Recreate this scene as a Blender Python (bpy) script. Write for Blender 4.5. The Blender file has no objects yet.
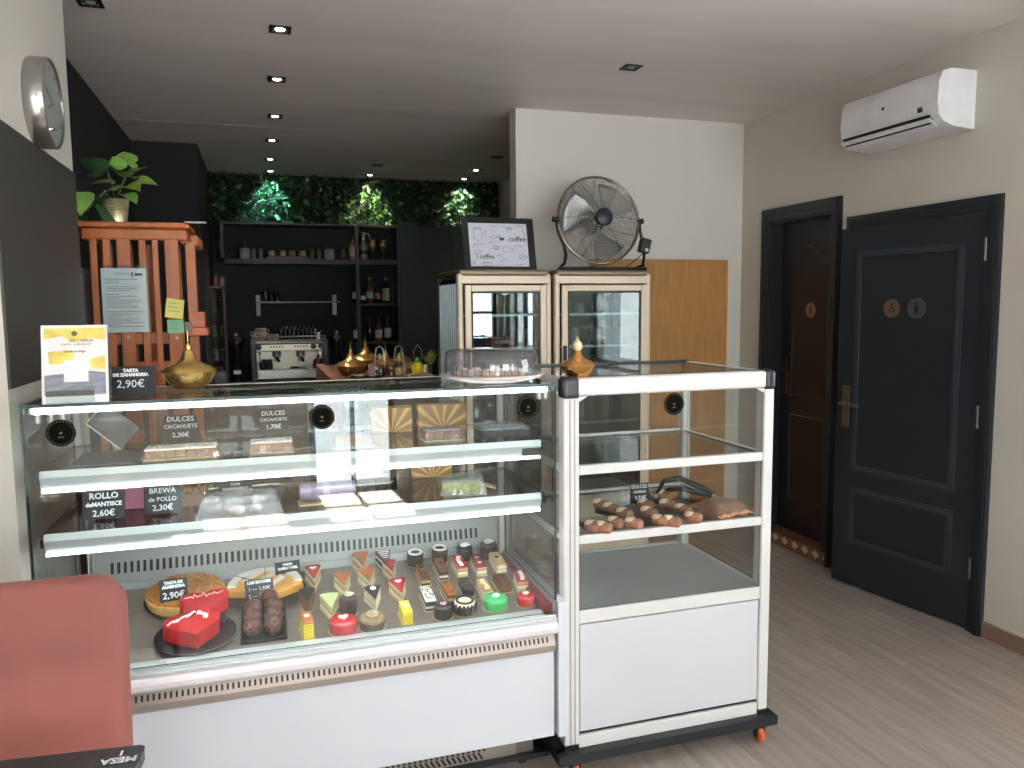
import bpy, math, random
from mathutils import Vector, Matrix, Euler
random.seed(7)
PI=math.pi
S=bpy.context.scene
COL=S.collection
# ------------------------------------------------------------------ camera
F=784.22; H=1.52
yaw,pit,roll=[math.radians(a) for a in (17.5442,5.6823,-.55444)]
cf=Vector((math.sin(yaw)*math.cos(pit),math.cos(yaw)*math.cos(pit),-math.sin(pit)))
r0=Vector((math.cos(yaw),-math.sin(yaw),0)); u0=r0.cross(cf)
cr=r0*math.cos(roll)+u0*math.sin(roll); cu=-r0*math.sin(roll)+u0*math.cos(roll)
cam=bpy.data.cameras.new('camera'); co=bpy.data.objects.new('camera',cam); COL.objects.link(co)
co.matrix_world=Matrix(((cr.x,cu.x,-cf.x,0),(cr.y,cu.y,-cf.y,0),(cr.z,cu.z,-cf.z,H),(0,0,0,1)))
cam.sensor_width=36; cam.lens=F*36/1024; cam.clip_start=.02; S.camera=co
# measuring helpers: where a sight line meets a known plane of the room
def ray(x,y): return cr*((x-512)/F)-cu*((y-384)/F)+cf
def onz(x,y,z): d=ray(x,y); return Vector((0,0,H))+d*((z-H)/d.z)
def onx(x,y,X): d=ray(x,y); return Vector((0,0,H))+d*(X/d.x)
def ony(x,y,Y): d=ray(x,y); return Vector((0,0,H))+d*(Y/d.y)
# ------------------------------------------------------------------ materials
def lin(c):
    return tuple(((v/255)/12.92 if v/255<=.04045 else ((v/255+.055)/1.055)**2.4) for v in c)+(1,)
MC={}
def M(name,col,rough=.5,metal=0,var=.06,scale=9,bump=0,stretch=(1,1,1),emit=0,coat=0,sheen=0,spec=.5,alpha=1):
    if name in MC: return MC[name]
    m=bpy.data.materials.new(name); m.use_nodes=True; n=m.node_tree.nodes; l=m.node_tree.links
    b=n['Principled BSDF']; c=lin(col)
    tc=n.new('ShaderNodeTexCoord'); mp=n.new('ShaderNodeMapping'); mp.inputs['Scale'].default_value=stretch
    no=n.new('ShaderNodeTexNoise'); no.inputs['Scale'].default_value=scale; no.inputs['Detail'].default_value=4
    l.new(tc.outputs['Object'],mp.inputs[0]); l.new(mp.outputs[0],no.inputs[0])
    rp=n.new('ShaderNodeValToRGB'); rp.color_ramp.elements[0].position=.3; rp.color_ramp.elements[1].position=.7
    rp.color_ramp.elements[0].color=tuple(v*(1-var) for v in c[:3])+(1,)
    rp.color_ramp.elements[1].color=tuple(min(1,v*(1+var)) for v in c[:3])+(1,)
    l.new(no.outputs['Fac'],rp.inputs[0]); l.new(rp.outputs[0],b.inputs['Base Color'])
    b.inputs['Roughness'].default_value=rough; b.inputs['Metallic'].default_value=metal
    b.inputs['Specular IOR Level'].default_value=spec
    if coat: b.inputs['Coat Weight'].default_value=coat; b.inputs['Coat Roughness'].default_value=.08
    if sheen: b.inputs['Sheen Weight'].default_value=sheen; b.inputs['Sheen Roughness'].default_value=.4; b.inputs['Sheen Tint'].default_value=c
    if bump:
        bp=n.new('ShaderNodeBump'); bp.inputs['Strength'].default_value=bump; bp.inputs['Distance'].default_value=.004
        l.new(no.outputs['Fac'],bp.inputs['Height']); l.new(bp.outputs[0],b.inputs['Normal'])
    if emit: b.inputs['Emission Color'].default_value=c; b.inputs['Emission Strength'].default_value=emit
    if alpha<1: b.inputs['Alpha'].default_value=alpha
    MC[name]=m; return m
def glassmat(name,tint=(245,250,248),refl=1.0,base=.04,rough=0.0,haze=0):
    if name in MC: return MC[name]
    m=bpy.data.materials.new(name); m.use_nodes=True; n=m.node_tree.nodes; l=m.node_tree.links
    n.remove(n['Principled BSDF']); out=n['Material Output']
    tr=n.new('ShaderNodeBsdfTransparent'); tr.inputs[0].default_value=lin(tint)
    gl=n.new('ShaderNodeBsdfGlossy'); gl.inputs['Roughness'].default_value=rough
    lw=n.new('ShaderNodeLayerWeight'); lw.inputs[0].default_value=.5
    po=n.new('ShaderNodeMath'); po.operation='POWER'; po.inputs[1].default_value=5; l.new(lw.outputs['Facing'],po.inputs[0])
    ma=n.new('ShaderNodeMath'); ma.operation='MULTIPLY_ADD'; ma.inputs[1].default_value=.9*refl; ma.inputs[2].default_value=base
    l.new(po.outputs[0],ma.inputs[0]); mx=n.new('ShaderNodeMixShader')
    l.new(ma.outputs[0],mx.inputs[0]); l.new(tr.outputs[0],mx.inputs[1]); l.new(gl.outputs[0],mx.inputs[2])
    last=mx
    if haze:
        df=n.new('ShaderNodeBsdfDiffuse'); df.inputs[0].default_value=(.8,.8,.82,1)
        no=n.new('ShaderNodeTexNoise'); no.inputs['Scale'].default_value=25; tc=n.new('ShaderNodeTexCoord'); l.new(tc.outputs['Object'],no.inputs[0])
        mu=n.new('ShaderNodeMath'); mu.operation='MULTIPLY'; mu.inputs[1].default_value=haze*2; l.new(no.outputs['Fac'],mu.inputs[0])
        m2=n.new('ShaderNodeMixShader'); l.new(mu.outputs[0],m2.inputs[0]); l.new(mx.outputs[0],m2.inputs[1]); l.new(df.outputs[0],m2.inputs[2]); last=m2
    l.new(last.outputs[0],out.inputs[0]); MC[name]=m; return m
def layered(name,cols,period,rough=.6,axis='Z'):
    """cake layers: stripes by height, a property of the cake itself"""
    if name in MC: return MC[name]
    m=M(name,cols[0],rough); n=m.node_tree.nodes; l=m.node_tree.links; b=n['Principled BSDF']
    tc=n.new('ShaderNodeTexCoord'); sp=n.new('ShaderNodeSeparateXYZ'); l.new(tc.outputs['Object'],sp.inputs[0])
    d=n.new('ShaderNodeMath'); d.operation='DIVIDE'; d.inputs[1].default_value=period; l.new(sp.outputs[axis],d.inputs[0])
    fr=n.new('ShaderNodeMath'); fr.operation='FRACT'; l.new(d.outputs[0],fr.inputs[0])
    rp=n.new('ShaderNodeValToRGB'); rp.color_ramp.interpolation='CONSTANT'
    e=rp.color_ramp.elements; e[0].position=0; e[0].color=lin(cols[0]); e[1].position=1/len(cols); e[1].color=lin(cols[1])
    for i,c in enumerate(cols[2:],2):
        q=e.new(i/len(cols)); q.color=lin(c)
    l.new(fr.outputs[0],rp.inputs[0]); l.new(rp.outputs[0],b.inputs['Base Color']); return m
# ------------------------------------------------------------------ mesh builder
class MB:
    def __init__(s): s.v=[];s.f=[];s.sm=[];s.mi=[]
    def add(s,vs,fs,smooth=False,m=None,mi=0):
        k=len(s.v)
        for p in vs:
            p=Vector(p); s.v.append(m@p if m else p)
        for f in fs: s.f.append([i+k for i in f]); s.sm.append(smooth); s.mi.append(mi)
        return s
    def box(s,x0,x1,y0,y1,z0,z1,m=None,mi=0,side=None):
        v=[(x,y,z) for z in (z0,z1) for y in (y0,y1) for x in (x0,x1)]
        fs=[(0,2,3,1),(4,5,7,6),(0,1,5,4),(2,6,7,3),(0,4,6,2),(1,3,7,5)]
        if side is None: return s.add(v,fs,False,m,mi)
        dims=[(z1-z0,(0,1)),(y1-y0,(2,3)),(x1-x0,(4,5))]; thin=min(dims)[1]
        for i,f in enumerate(fs):
            s.add(v,[f],False,m,mi if i in thin else side)
        return s
    def cbox(s,c,d,m=None,mi=0): return s.box(c[0]-d[0]/2,c[0]+d[0]/2,c[1]-d[1]/2,c[1]+d[1]/2,c[2]-d[2]/2,c[2]+d[2]/2,m,mi)
    def lathe(s,prof,n=24,m=None,mi=0,smooth=True,cx=0,cy=0,ax=1,ay=1):
        vs=[];fs=[]
        for r,z in prof:
            for i in range(n):
                a=2*PI*i/n; vs.append((cx+r*ax*math.cos(a),cy+r*ay*math.sin(a),z))
        for j in range(len(prof)-1):
            for i in range(n):
                i2=(i+1)%n; fs.append((j*n+i,j*n+i2,(j+1)*n+i2,(j+1)*n+i))
        s.add(vs,fs,smooth,m,mi)
        if prof[0][0]>1e-5: s.add([vs[i] for i in range(n)],[tuple(range(n))[::-1]],False,m,mi)
        if prof[-1][0]>1e-5: s.add(vs[-n:],[tuple(range(n))],False,m,mi)
        return s
    def cyl(s,p0,p1,r,n=12,r2=None,mi=0):
        p0=Vector(p0);p1=Vector(p1);d=p1-p0; q=d.to_track_quat('Z','Y').to_matrix().to_4x4(); m=Matrix.Translation(p0)@q
        return s.lathe([(r,0),(r if r2 is None else r2,d.length)],n,m,mi)
    def tube(s,pts,r,n=8,closed=False,mi=0,rs=None):
        pts=[Vector(p) for p in pts]; N=len(pts); vs=[];fs=[]; up=None
        for i,p in enumerate(pts):
            a=pts[(i-1)%N] if (closed or i>0) else p; b=pts[(i+1)%N] if (closed or i<N-1) else p
            t=(b-a).normalized()
            if up is None: up=t.orthogonal().normalized()
            up=(up-t*up.dot(t)).normalized(); w=t.cross(up); R=rs[i] if rs else r
            for k in range(n):
                an=2*PI*k/n; vs.append(p+up*math.cos(an)*R+w*math.sin(an)*R)
        for i in range(N if closed else N-1):
            j=(i+1)%N
            for k in range(n):
                k2=(k+1)%n; fs.append((i*n+k,i*n+k2,j*n+k2,j*n+k))
        if not closed: fs.append(tuple(range(n))[::-1]); fs.append(tuple((N-1)*n+k for k in range(n)))
        return s.add(vs,fs,True,None,mi)
    def prism(s,poly,h,m=None,mi=0,z0=0,mi_side=None):
        n=len(poly); vs=[(x,y,z0) for x,y in poly]+[(x,y,z0+h) for x,y in poly]
        s.add(vs,[tuple(range(n))[::-1],tuple(range(n,2*n))],False,m,mi)
        return s.add(vs,[(i,(i+1)%n,(i+1)%n+n,i+n) for i in range(n)],False,m,mi if mi_side is None else mi_side)
    def ball(s,c,r,n=14,m=None,mi=0,sz=1,half=False):
        k=n//2; prof=[]
        for j in range(k+1):
            a=-PI/2+PI*j/k if not half else PI/2*j/k
            prof.append((max(r*math.cos(a),1e-6),c[2]+r*sz*math.sin(a)))
        return s.lathe(prof,n,m,mi,True,c[0],c[1])
    def build(s,name,mat,parent=None,world=True,bevel=0,loc=None,seg=2,wn=False):
        me=bpy.data.meshes.new(name); off=Vector(OFF.get(parent.name,(0,0,0))) if (parent and world) else Vector((0,0,0))
        if parent is None and loc is not None and world: off=Vector(loc)
        me.from_pydata([tuple(v-off) for v in s.v],[],s.f)
        for p,sm,mi in zip(me.polygons,s.sm,s.mi): p.use_smooth=sm; p.material_index=mi
        for mm in (mat if isinstance(mat,(list,tuple)) else [mat]): me.materials.append(mm)
        me.update(); o=bpy.data.objects.new(name,me); COL.objects.link(o)
        if parent: o.parent=parent; OFF[o.name]=OFF.get(parent.name,(0,0,0))
        elif loc is not None: o.location=loc
        if bevel:
            b=o.modifiers.new('bevel','BEVEL'); b.width=bevel; b.segments=seg; b.limit_method='ANGLE'; b.angle_limit=math.radians(40)
        return o
OFF={}
def tag(o,label=None,cat=None,group=None,kind=None):
    if label: o['label']=label
    if cat: o['category']=cat
    if group: o['group']=group
    if kind: o['kind']=kind
    return o
def thing(name,label,cat,loc=(0,0,0),rz=0,group=None,rx=0):
    o=bpy.data.objects.new(name,None); COL.objects.link(o); o.empty_display_size=.05
    o.location=loc; o.rotation_euler=(rx,0,rz); tag(o,label,cat,group)
    OFF[o.name]=tuple(loc); return o
def struct(name,mb,mat,parent=None,bevel=0):
    o=mb.build(name,mat,parent,bevel=bevel)
    if not parent: o['kind']='structure'
    return o
def L(): return MB()
def dup(root,loc,rz=None,label=None,group=None):
    r=root.copy(); COL.objects.link(r); r.location=loc
    if rz is not None: r.rotation_euler=(r.rotation_euler.x,0,rz)
    if label: r['label']=label
    if group: r['group']=group
    def kids(a,b):
        for ch in list(a.children):
            c=ch.copy(); COL.objects.link(c); c.parent=b; kids(ch,c)
    kids(root,r); return r
def text(s,size,mat,parent,m,ext=.0006,name='lettering',weight=0,align='CENTER',w=False):
    cu_=bpy.data.curves.new('t','FONT'); cu_.body=s; cu_.size=size; cu_.extrude=ext; cu_.align_x=align; cu_.align_y='CENTER'; cu_.offset=weight; cu_.resolution_u=2
    to=bpy.data.objects.new('t',cu_); me=bpy.data.meshes.new_from_object(to)
    bpy.data.objects.remove(to); bpy.data.curves.remove(cu_)
    me.transform(m)
    if w: me.transform(Matrix.Translation(-Vector(OFF.get(parent.name,(0,0,0)))))
    me.materials.clear(); me.materials.append(mat); me.name=name
    o=bpy.data.objects.new(name,me); COL.objects.link(o)
    if parent: o.parent=parent; OFF[o.name]=OFF.get(parent.name,(0,0,0))
    return o
# text plane facing -Y : x->X, y->Z
UP=Matrix(((1,0,0,0),(0,0,-1,0),(0,1,0,0),(0,0,0,1)))
def T(x,y,z): return Matrix.Translation((x,y,z))
def RZ(a): return Matrix.Rotation(a,4,'Z')
def RX(a): return Matrix.Rotation(a,4,'X')
def RY(a): return Matrix.Rotation(a,4,'Y')
# ------------------------------------------------------------------ palette
white=M('white_enamel',(206,208,216),.32,0,.015,3)
whitepl=M('white_aluminium_profile',(208,207,206),.35,0,.015,3)
alu=M('brushed_aluminium',(176,186,188),.32,.75,.05,6,stretch=(1,30,30))
steel=M('stainless_steel',(176,174,170),.28,.95,.06,5,stretch=(1,30,30))
decksteel=M('deck_steel',(138,128,120),.45,.35,.1,4,stretch=(2,14,1))
slotmat=M('slot_dark',(22,22,24),.6)
blackpl=M('black_plastic',(16,17,20),.38)
blackfr=M('black_steel_frame',(28,30,33),.45)
red=M('burgundy_liner',(118,32,34),.4)
gl=glassmat('clear_glass',(250,252,251)); glf=glassmat('counter_front_glass',(248,252,251),1,.055)
gedge=M('green_glass_edge',(38,62,60),.2,0,.1)
brass=M('brass',(196,150,78),.26,.9,.12,14)
bronze=M('bronze_plate',(150,122,100),.3,.85,.1,10)
navy=M('navy_black_paint',(28,33,40),.42,0,.05,3)
darkdoor=M('dark_brown_door',(24,21,21),.45,0,.08,4)
blackwall=M('black_wall_paint',(17,18,22),.75,0,.1,3)
wallw=M('off_white_plaster',(214,210,204),.85,0,.02,1.5,.08)
wallr=M('cream_plaster',(198,193,184),.85,0,.03,1.3,.08)
slate=M('slate_black',(13,17,24),.55,0,.15,30)
chalk=M('chalk_white',(225,228,232),.9,0,.1,120)
paper=M('white_paper',(225,224,226),.7,0,.02)
film=glassmat('plastic_film',(238,240,244),1.2,.10,.12,.10)
acr=glassmat('acrylic',(244,248,248),1,.05,.02)
ledm=M('led_strip',(244,249,255),.5,0,0,emit=4.5)
orange=M('orange_varnished_wood',(158,88,44),.38,0,.2,5,.1,stretch=(6,6,1))
# ------------------------------------------------------------------ ROOM
def floor_mat():
    m=bpy.data.materials.new('grey_oak_laminate'); m.use_nodes=True; n=m.node_tree.nodes; l=m.node_tree.links; b=n['Principled BSDF']
    tc=n.new('ShaderNodeTexCoord'); mp=n.new('ShaderNodeMapping'); mp.inputs['Rotation'].default_value=(0,0,PI/2)
    br=n.new('ShaderNodeTexBrick'); br.inputs['Scale'].default_value=1; br.inputs['Brick Width'].default_value=1.3; br.inputs['Row Height'].default_value=.19
    br.inputs['Mortar Size'].default_value=.0012; br.offset=.37
    br.inputs['Color1'].default_value=lin((168,158,150)); br.inputs['Color2'].default_value=lin((154,145,138)); br.inputs['Mortar'].default_value=lin((124,114,107))
    l.new(tc.outputs['Object'],mp.inputs[0]); l.new(mp.outputs[0],br.inputs[0])
    m2=n.new('ShaderNodeMapping'); m2.inputs['Scale'].default_value=(14,1.1,1); no=n.new('ShaderNodeTexNoise'); no.inputs['Scale'].default_value=2.2; no.inputs['Detail'].default_value=6
    l.new(tc.outputs['Object'],m2.inputs[0]); l.new(m2.outputs[0],no.inputs[0])
    rp=n.new('ShaderNodeValToRGB'); rp.color_ramp.elements[0].position=.3; rp.color_ramp.elements[0].color=(.74,.72,.7,1); rp.color_ramp.elements[1].position=.75; rp.color_ramp.elements[1].color=(1.12,1.1,1.08,1)
    l.new(no.outputs['Fac'],rp.inputs[0]); mx=n.new('ShaderNodeMixRGB'); mx.blend_type='MULTIPLY'; mx.inputs[0].default_value=1
    l.new(br.outputs[0],mx.inputs[1]); l.new(rp.outputs[0],mx.inputs[2]); l.new(mx.outputs[0],b.inputs['Base Color'])
    b.inputs['Roughness'].default_value=.42; return m
def ceil_mat():
    m=M('painted_ceiling',(226,219,216),.5,0,.075,1.3,.15,stretch=(.45,2.6,1)); return m
YB=7.46
struct('floor',L().box(-1.6,4.2,-2.12,7.7,-.1,0),floor_mat())
struct('ceiling',L().box(-1.6,4.2,-2.12,5.50,2.70,2.8).box(-1.6,4.2,5.508,7.7,2.70,2.8).box(-1.6,4.2,5.499,5.509,2.704,2.8),ceil_mat())
# right wall with door openings and a side window
X=3.076
w=L()
def yz(a,b,c,d): w.box(X,X+.14,a,b,c,d)
yz(-2,-1.9,0,2.7);yz(-1.9,-.75,0,.95);yz(-1.9,-.75,2.35,2.7);yz(-.75,.95,0,2.7);yz(.95,2.1,0,.95);yz(.95,2.1,2.35,2.7);yz(2.1,2.72,0,2.7);yz(2.72,3.50,1.92,2.7);yz(3.50,3.71,0,2.7);yz(3.71,4.285,2.035,2.7);yz(4.285,4.72,0,2.7)
struct('wall_right',w,wallr)
struct('wall_fan',L().box(1.492,X,4.60,4.72,0,2.7),wallw)
struct('wall_bar_right',L().box(2.225,2.35,4.72,YB,0,2.7),wallr)
struct('wall_back',L().box(-1.0,2.35,YB,YB+.12,0,2.7),blackwall)
struct('wall_alcove',L().box(-.95,-.83,3.28,6.17,0,2.7),blackwall)
struct('wall_black_block',L().box(-.95,-.40,6.17,YB,0,2.7),blackwall)
struct('wall_left',L().box(-1.0,-.64,2.335,3.28,0,2.7),wallr)
struct('wall_left_near',L().box(-1.12,-1.0,-2,2.335,0,2.7),wallr)
# wall behind the camera with shop door and windows
w=L(); 
def xz(a,b,c,d): w.box(a,b,-2.12,-2,c,d)
xz(-1.12,-.92,0,2.7);xz(-.92,.1,0,.98);xz(-.92,.1,2.35,2.7);xz(.1,.32,0,2.7);xz(.32,1.02,2.1,2.7);xz(1.02,1.5,0,2.7);xz(1.5,3.0,0,.98);xz(1.5,3.0,2.35,2.7);xz(3.0,3.22,0,2.7)
struct('wall_front',w,wallw)
struct('sun_block_awning',L().box(1.3,3.2,-2.95,-2.12,2.42,2.46),white)  # unseen awning added to block the sun at the right front window
def window(name,x0,x1,z0,z1,nx,nz,side=False):
    fr=L(); gp=L()
    def bb(mb,a,b,c,d,e,f):
        if side: mb.box(X+c,X+d,a,b,e,f)
        else: mb.box(a,b,-2.06-d,-2.06-c+.0,e,f)
    for a,b,e,f in ((x0,x0+.05,z0,z1),(x1-.05,x1,z0,z1),(x0,x1,z0,z0+.05),(x0,x1,z1-.05,z1)): bb(fr,a,b,.0,.05,e,f)
    for i in range(1,nx): c=x0+(x1-x0)*i/nx; bb(fr,c-.018,c+.018,.0,.04,z0,z1)
    for i in range(1,nz): c=z0+(z1-z0)*i/nz; bb(fr,x0,x1,.0,.04,c-.018,c+.018)
    o=struct(name,fr,navy); bb(gp,x0+.05,x1-.05,.022,.028,z0+.05,z1-.05); gp.build('pane',gl,o)
window('window_1',-.92,.1,.98,2.35,3,3); window('window_2',1.5,3.0,.98,2.35,4,3); window('window_3',.95,2.1,.95,2.35,1,2,True); window('window_4',-1.9,-.75,.95,2.35,3,3,True); window('door_3',.32,1.02,0,2.1,2,2)
# skirting, visible right of the doors
struct('baseboard_right',L().box(X-.012,X,-2,2.64,0,.073),M('terracotta_skirting',(128,100,88),.6))
struct('toilet_light_block',L().box(3.75,3.85,2.3,4.8,0,2.7).box(3.216,3.75,2.3,2.4,0,2.7).box(3.216,3.75,4.7,4.8,0,2.7),blackwall)  # dark walls added behind the toilet doors to stop light leaking in
# door casings
def casing(name,y0,y1,zt,w,d=.03):
    m=L()
    for k,(ww,dd) in enumerate(((w,d*.55),(w*.62,d*.8),(w*.3,d))):
        o=(0,.0015,w*.12)[k]; xb=(X,X-d*.55,X-d*.8)[k]
        m.box(X-dd,xb,y0+o,y0+o+ww,0,zt-o); m.box(X-dd,xb,y1-o-ww,y1-o,0,zt-o); m.box(X-dd,xb,y0+o+ww,y1-o-ww,zt-o-ww,zt-o)
    m.box(X,X+.14,y0+w-.004,y0+w+.010,0,zt-w); m.box(X,X+.14,y1-w-.010,y1-w+.004,0,zt-w); m.box(X,X+.14,y0+w+.010,y1-w-.010,zt-w-.012,zt-w)
    struct(name,m,navy)
casing('trim_1',3.641,4.352,2.108,.075); casing('trim_2',2.641,3.583,1.984,.075)
# door 1: dark leaf set back on a tiled step
d1=L().box(3.16,3.20,3.722,4.272,.08,2.03)
o1=struct('door_1',d1,darkdoor)
def arch(mb,y0,y1,z0,z1,Xf,r=.006,rise=0):
    pts=[(Xf,y0,z0),(Xf,y0,z1-rise)]
    if rise:
        pts+=[(Xf,y0+(y1-y0)*.12,z1-rise)]
        for i in range(9):
            t=i/8; pts.append((Xf,y0+(y1-y0)*(.18+.64*t),z1-rise*.75+rise*.75*math.sin(PI*t)))
        pts+=[(Xf,y0+(y1-y0)*.88,z1-rise)]
    pts+=[(Xf,y1,z1-rise),(Xf,y1,z0)]
    if not rise: pts=[(Xf,y0,z0),(Xf,y0,z1),(Xf,y1,z1),(Xf,y1,z0)]
    return mb.tube(pts,r,6,True)
pn=L(); arch(pn,3.84,4.16,.95,1.86,3.16,.008,.09); pn.build('panel_moulding',M('door_moulding',(48,44,44),.35),o1)
pn=L(); arch(pn,3.84,4.16,.30,.82,3.16,.008); pn.build('panel_moulding',M('door_moulding',(48,44,44),.35),o1)
hd=L().box(3.150,3.16,4.195,4.235,.95,1.17); hd.cyl((3.155,4.215,1.10),(3.115,4.215,1.10),.009); hd.cyl((3.118,4.215,1.10),(3.118,4.11,1.10),.009); hd.build('door_handle',M('dull_bronze',(90,78,66),.4,.8),o1,bevel=.003)
sg=L().lathe([(.045,0),(.045,.004)],28,T(3.157,3.985,1.478)@RY(-PI/2)); sgo=sg.build('sign_plate',bronze,o1)
def figure(parent,X0,yc,zc,s,kind,turn=None):
    """toilet pictogram standing on a plate that faces -X; u runs to the viewer's right (-Y)"""
    mb=L(); base=T(X0,yc,zc)@(RZ(turn) if turn else Matrix())@Matrix(((0,0,-1,0),(-1,0,0,0),(0,1,0,0),(0,0,0,1)))
    def P(poly): mb.prism([(a*s,b*s) for a,b in poly],.001,base)
    P([(.15*math.cos(i*PI/6),.62+.15*math.sin(i*PI/6)) for i in range(12)])
    if kind=='man': P([(-.24,.42),(.24,.42),(.24,-.12),(.15,-.12),(.15,-.75),(.02,-.75),(.02,-.2),(-.02,-.2),(-.02,-.75),(-.15,-.75),(-.15,-.12),(-.24,-.12)])
    if kind=='woman': P([(-.14,.42),(.14,.42),(.38,-.35),(.13,-.35),(.13,-.75),(-.13,-.75),(-.13,-.35),(-.38,-.35)])
    if kind=='wheel':
        P([(-.1,.42),(.05,.42),(.08,.12),(.38,.1),(.5,-.38),(.62,-.34),(.6,-.46),(.42,-.5),(.3,-.02),(-.06,-.02)])
        pts=[(-.02+.38*math.cos(a),-.26+.38*math.sin(a)) for a in [math.radians(120+i*19) for i in range(12)]]
        q=[(x*1,y) for x,y in pts]+[(-.02+(x+.02)*.76,-.26+(y+.26)*.76) for x,y in pts[::-1]]; P(q)
    mb.build('pictogram',blackpl,parent)
figure(sgo,3.1525,3.985,1.478,.032,'man')
# tiled step
def tile_mat():
    m=M('step_tiles',(120,82,66),.5,0,.2,12); n=m.node_tree.nodes; l=m.node_tree.links; b=n['Principled BSDF']
    tc=n.new('ShaderNodeTexCoord'); sp=n.new('ShaderNodeSeparateXYZ'); l.new(tc.outputs['Object'],sp.inputs[0])
    def mt(op,a,bv=None):
        q=n.new('ShaderNodeMath'); q.operation=op
        if isinstance(a,(int,float)): q.inputs[0].default_value=a
        else: l.new(a,q.inputs[0])
        if bv is not None:
            if isinstance(bv,(int,float)): q.inputs[1].default_value=bv
            else: l.new(bv,q.inputs[1])
        return q.outputs[0]
    fr=mt('ABSOLUTE',mt('SUBTRACT',mt('FRACT',mt('DIVIDE',sp.outputs['Y'],.095)),.5))
    zz=mt('ABSOLUTE',mt('DIVIDE',mt('SUBTRACT',sp.outputs['Z'],.046),.095))
    ins=mt('LESS_THAN',mt('ADD',fr,mt('MULTIPLY',zz,1.3)),.36)
    mx=n.new('ShaderNodeMixRGB'); l.new(ins,mx.inputs[0]); mx.inputs[1].default_value=lin((112,74,60)); mx.inputs[2].default_value=lin((198,182,150)); l.new(mx.outputs[0],b.inputs['Base Color']); return m
struct('trim_3',L().box(3.05,3.22,3.66,4.34,0,.078),tile_mat(),bevel=.003)
# door 2: leaf ajar, hinged on the right
hp=Vector((3.062,2.705,0)); ang=math.atan2(.125,.775)
def D2(): return T(hp.x,hp.y,0)@RZ(ang)   # local: +Y along the leaf, -X to the room
d2=L().box(0,.035,0,.785,.012,1.905,D2()); o2=struct('door_2',d2,navy,bevel=.003)
mould=M('navy_moulding',(47,54,62),.35)
def pan(z0,z1):
    p=L()
    for k,(e,dp) in enumerate(((0,.004),(.016,.009))):
        y0,y1=.10+e,.68-e
        for a,b,c,d in ((y0,y0+.014,z0+e,z1-e),(y1-.014,y1,z0+e,z1-e),(y0,y1,z0+e,z0+e+.014),(y0,y1,z1-e-.014,z1-e)): p.box(-dp,.001,a,b,c,d,D2())
    p.build('panel_moulding',mould,o2)
pan(.635,1.785); pan(.24,.545)
h=L().box(-.006,0,.70,.745,.86,1.08,D2()); 
h.cyl(D2()@Vector((0,.722,.99)),D2()@Vector((-.05,.722,.99)),.01); h.cyl(D2()@Vector((-.05,.725,.99)),D2()@Vector((-.05,.61,.985)),.009)
h.build('door_handle',M('aged_brass',(120,104,84),.35,.85),o2,bevel=.002)
for zz in (.25,.95,1.7): L().cyl(D2()@Vector((-.006,.004,zz)),D2()@Vector((-.006,.004,zz+.1)),.007).build('hinge',M('steel_hinge',(110,112,114),.35,.8),o2)
for yl,kd,rr in ((.465,'wheel',.046),(.33,'woman',.05)):
    p=D2()@Vector((-.001,yl,1.49)); q=L().lathe([(rr,0),(rr,.003)],32,T(*p)@RZ(ang)@RY(-PI/2)).build('sign_plate',bronze if kd=='wheel' else M('dull_steel_plate',(104,104,104),.4,.8),o2)
    p=D2()@Vector((-.0045,yl,1.49)); figure(q,p.x,p.y,p.z,rr*.72,kd,ang)
# ------------------------------------------------------------------ air conditioner
ac=thing('air_conditioner','white wall-mounted split air conditioner above the dark toilet doors','air conditioner',(X,3.10,2.29))
prof=[(X,2.545),(2.93,2.545),(2.885,2.53),(2.868,2.49),(2.862,2.40),(2.872,2.345),(2.90,2.315),(2.96,2.297),(X,2.29)]
def acprism(y0,y1,grow=0): 
    return L().prism([(x,z) for x,z in prof],y1-y0,T(0,y1,0)@RX(PI/2))
acprism(2.815,3.425).build('casing',M('white_plastic',(226,226,230),.35),ac,bevel=.006)
L().box(2.857,2.872,2.86,3.40,2.338,2.348).box(2.872,2.884,2.86,3.40,2.31,2.336).build('air_slot',slotmat,ac)
L().add([(2.858,2.85,2.334),(2.858,3.41,2.334),(2.905,3.41,2.301),(2.905,2.85,2.301),(2.852,2.85,2.330),(2.852,3.41,2.330),(2.90,3.41,2.296),(2.90,2.85,2.296)],[(0,1,2,3),(7,6,5,4),(0,3,7,4),(1,5,6,2),(0,4,5,1),(3,2,6,7)]).build('louvre_flap',M('white_plastic',(226,226,230),.35),ac)
L().box(2.860,2.866,2.90,2.925,2.37,2.392).build('display',blackpl,ac)
L().lathe([(.008,0),(.008,.003)],14,T(2.866,3.14,2.44)@RY(-PI/2)).build('badge',blackpl,ac)
# ------------------------------------------------------------------ clock
ck=thing('wall_clock','round brushed steel wall clock on the cream wall above the dark board','clock',(-.64,2.789,2.150))
def onwall(x): return T(x,2.789,2.150)@RY(PI/2)
L().lathe([(.131,0),(.134,.006),(.134,.054),(.130,.057),(.126,.054),(.126,.046)],56,onwall(-.64)).build('housing',steel,ck)
L().lathe([(.126,0),(.126,.004)],48,onwall(-.596)).build('clock_face',M('clock_face',(212,214,212),.6),ck)
for i in range(12):
    a=i*PI/6; L().box(0,.0015,-.0025,.0025,.095,.112,T(-.5920,2.789,2.150)@RX(a)).build('hour_mark',M('grey_print',(120,120,122),.5),ck)
L().box(0,.002,-.003,.003,-.01,.06,T(-.5905,2.789,2.150)@RX(2.0)).build('clock_hand',M('grey_print',(120,120,122),.5),ck)
L().box(0,.002,-.002,.002,-.012,.09,T(-.5885,2.789,2.150)@RX(1.2)).build('clock_hand',M('grey_print',(120,120,122),.5),ck)
L().lathe([(.1255,0),(.1255,.002)],48,onwall(-.586)).build('glass_cover',gl,ck)
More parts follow.
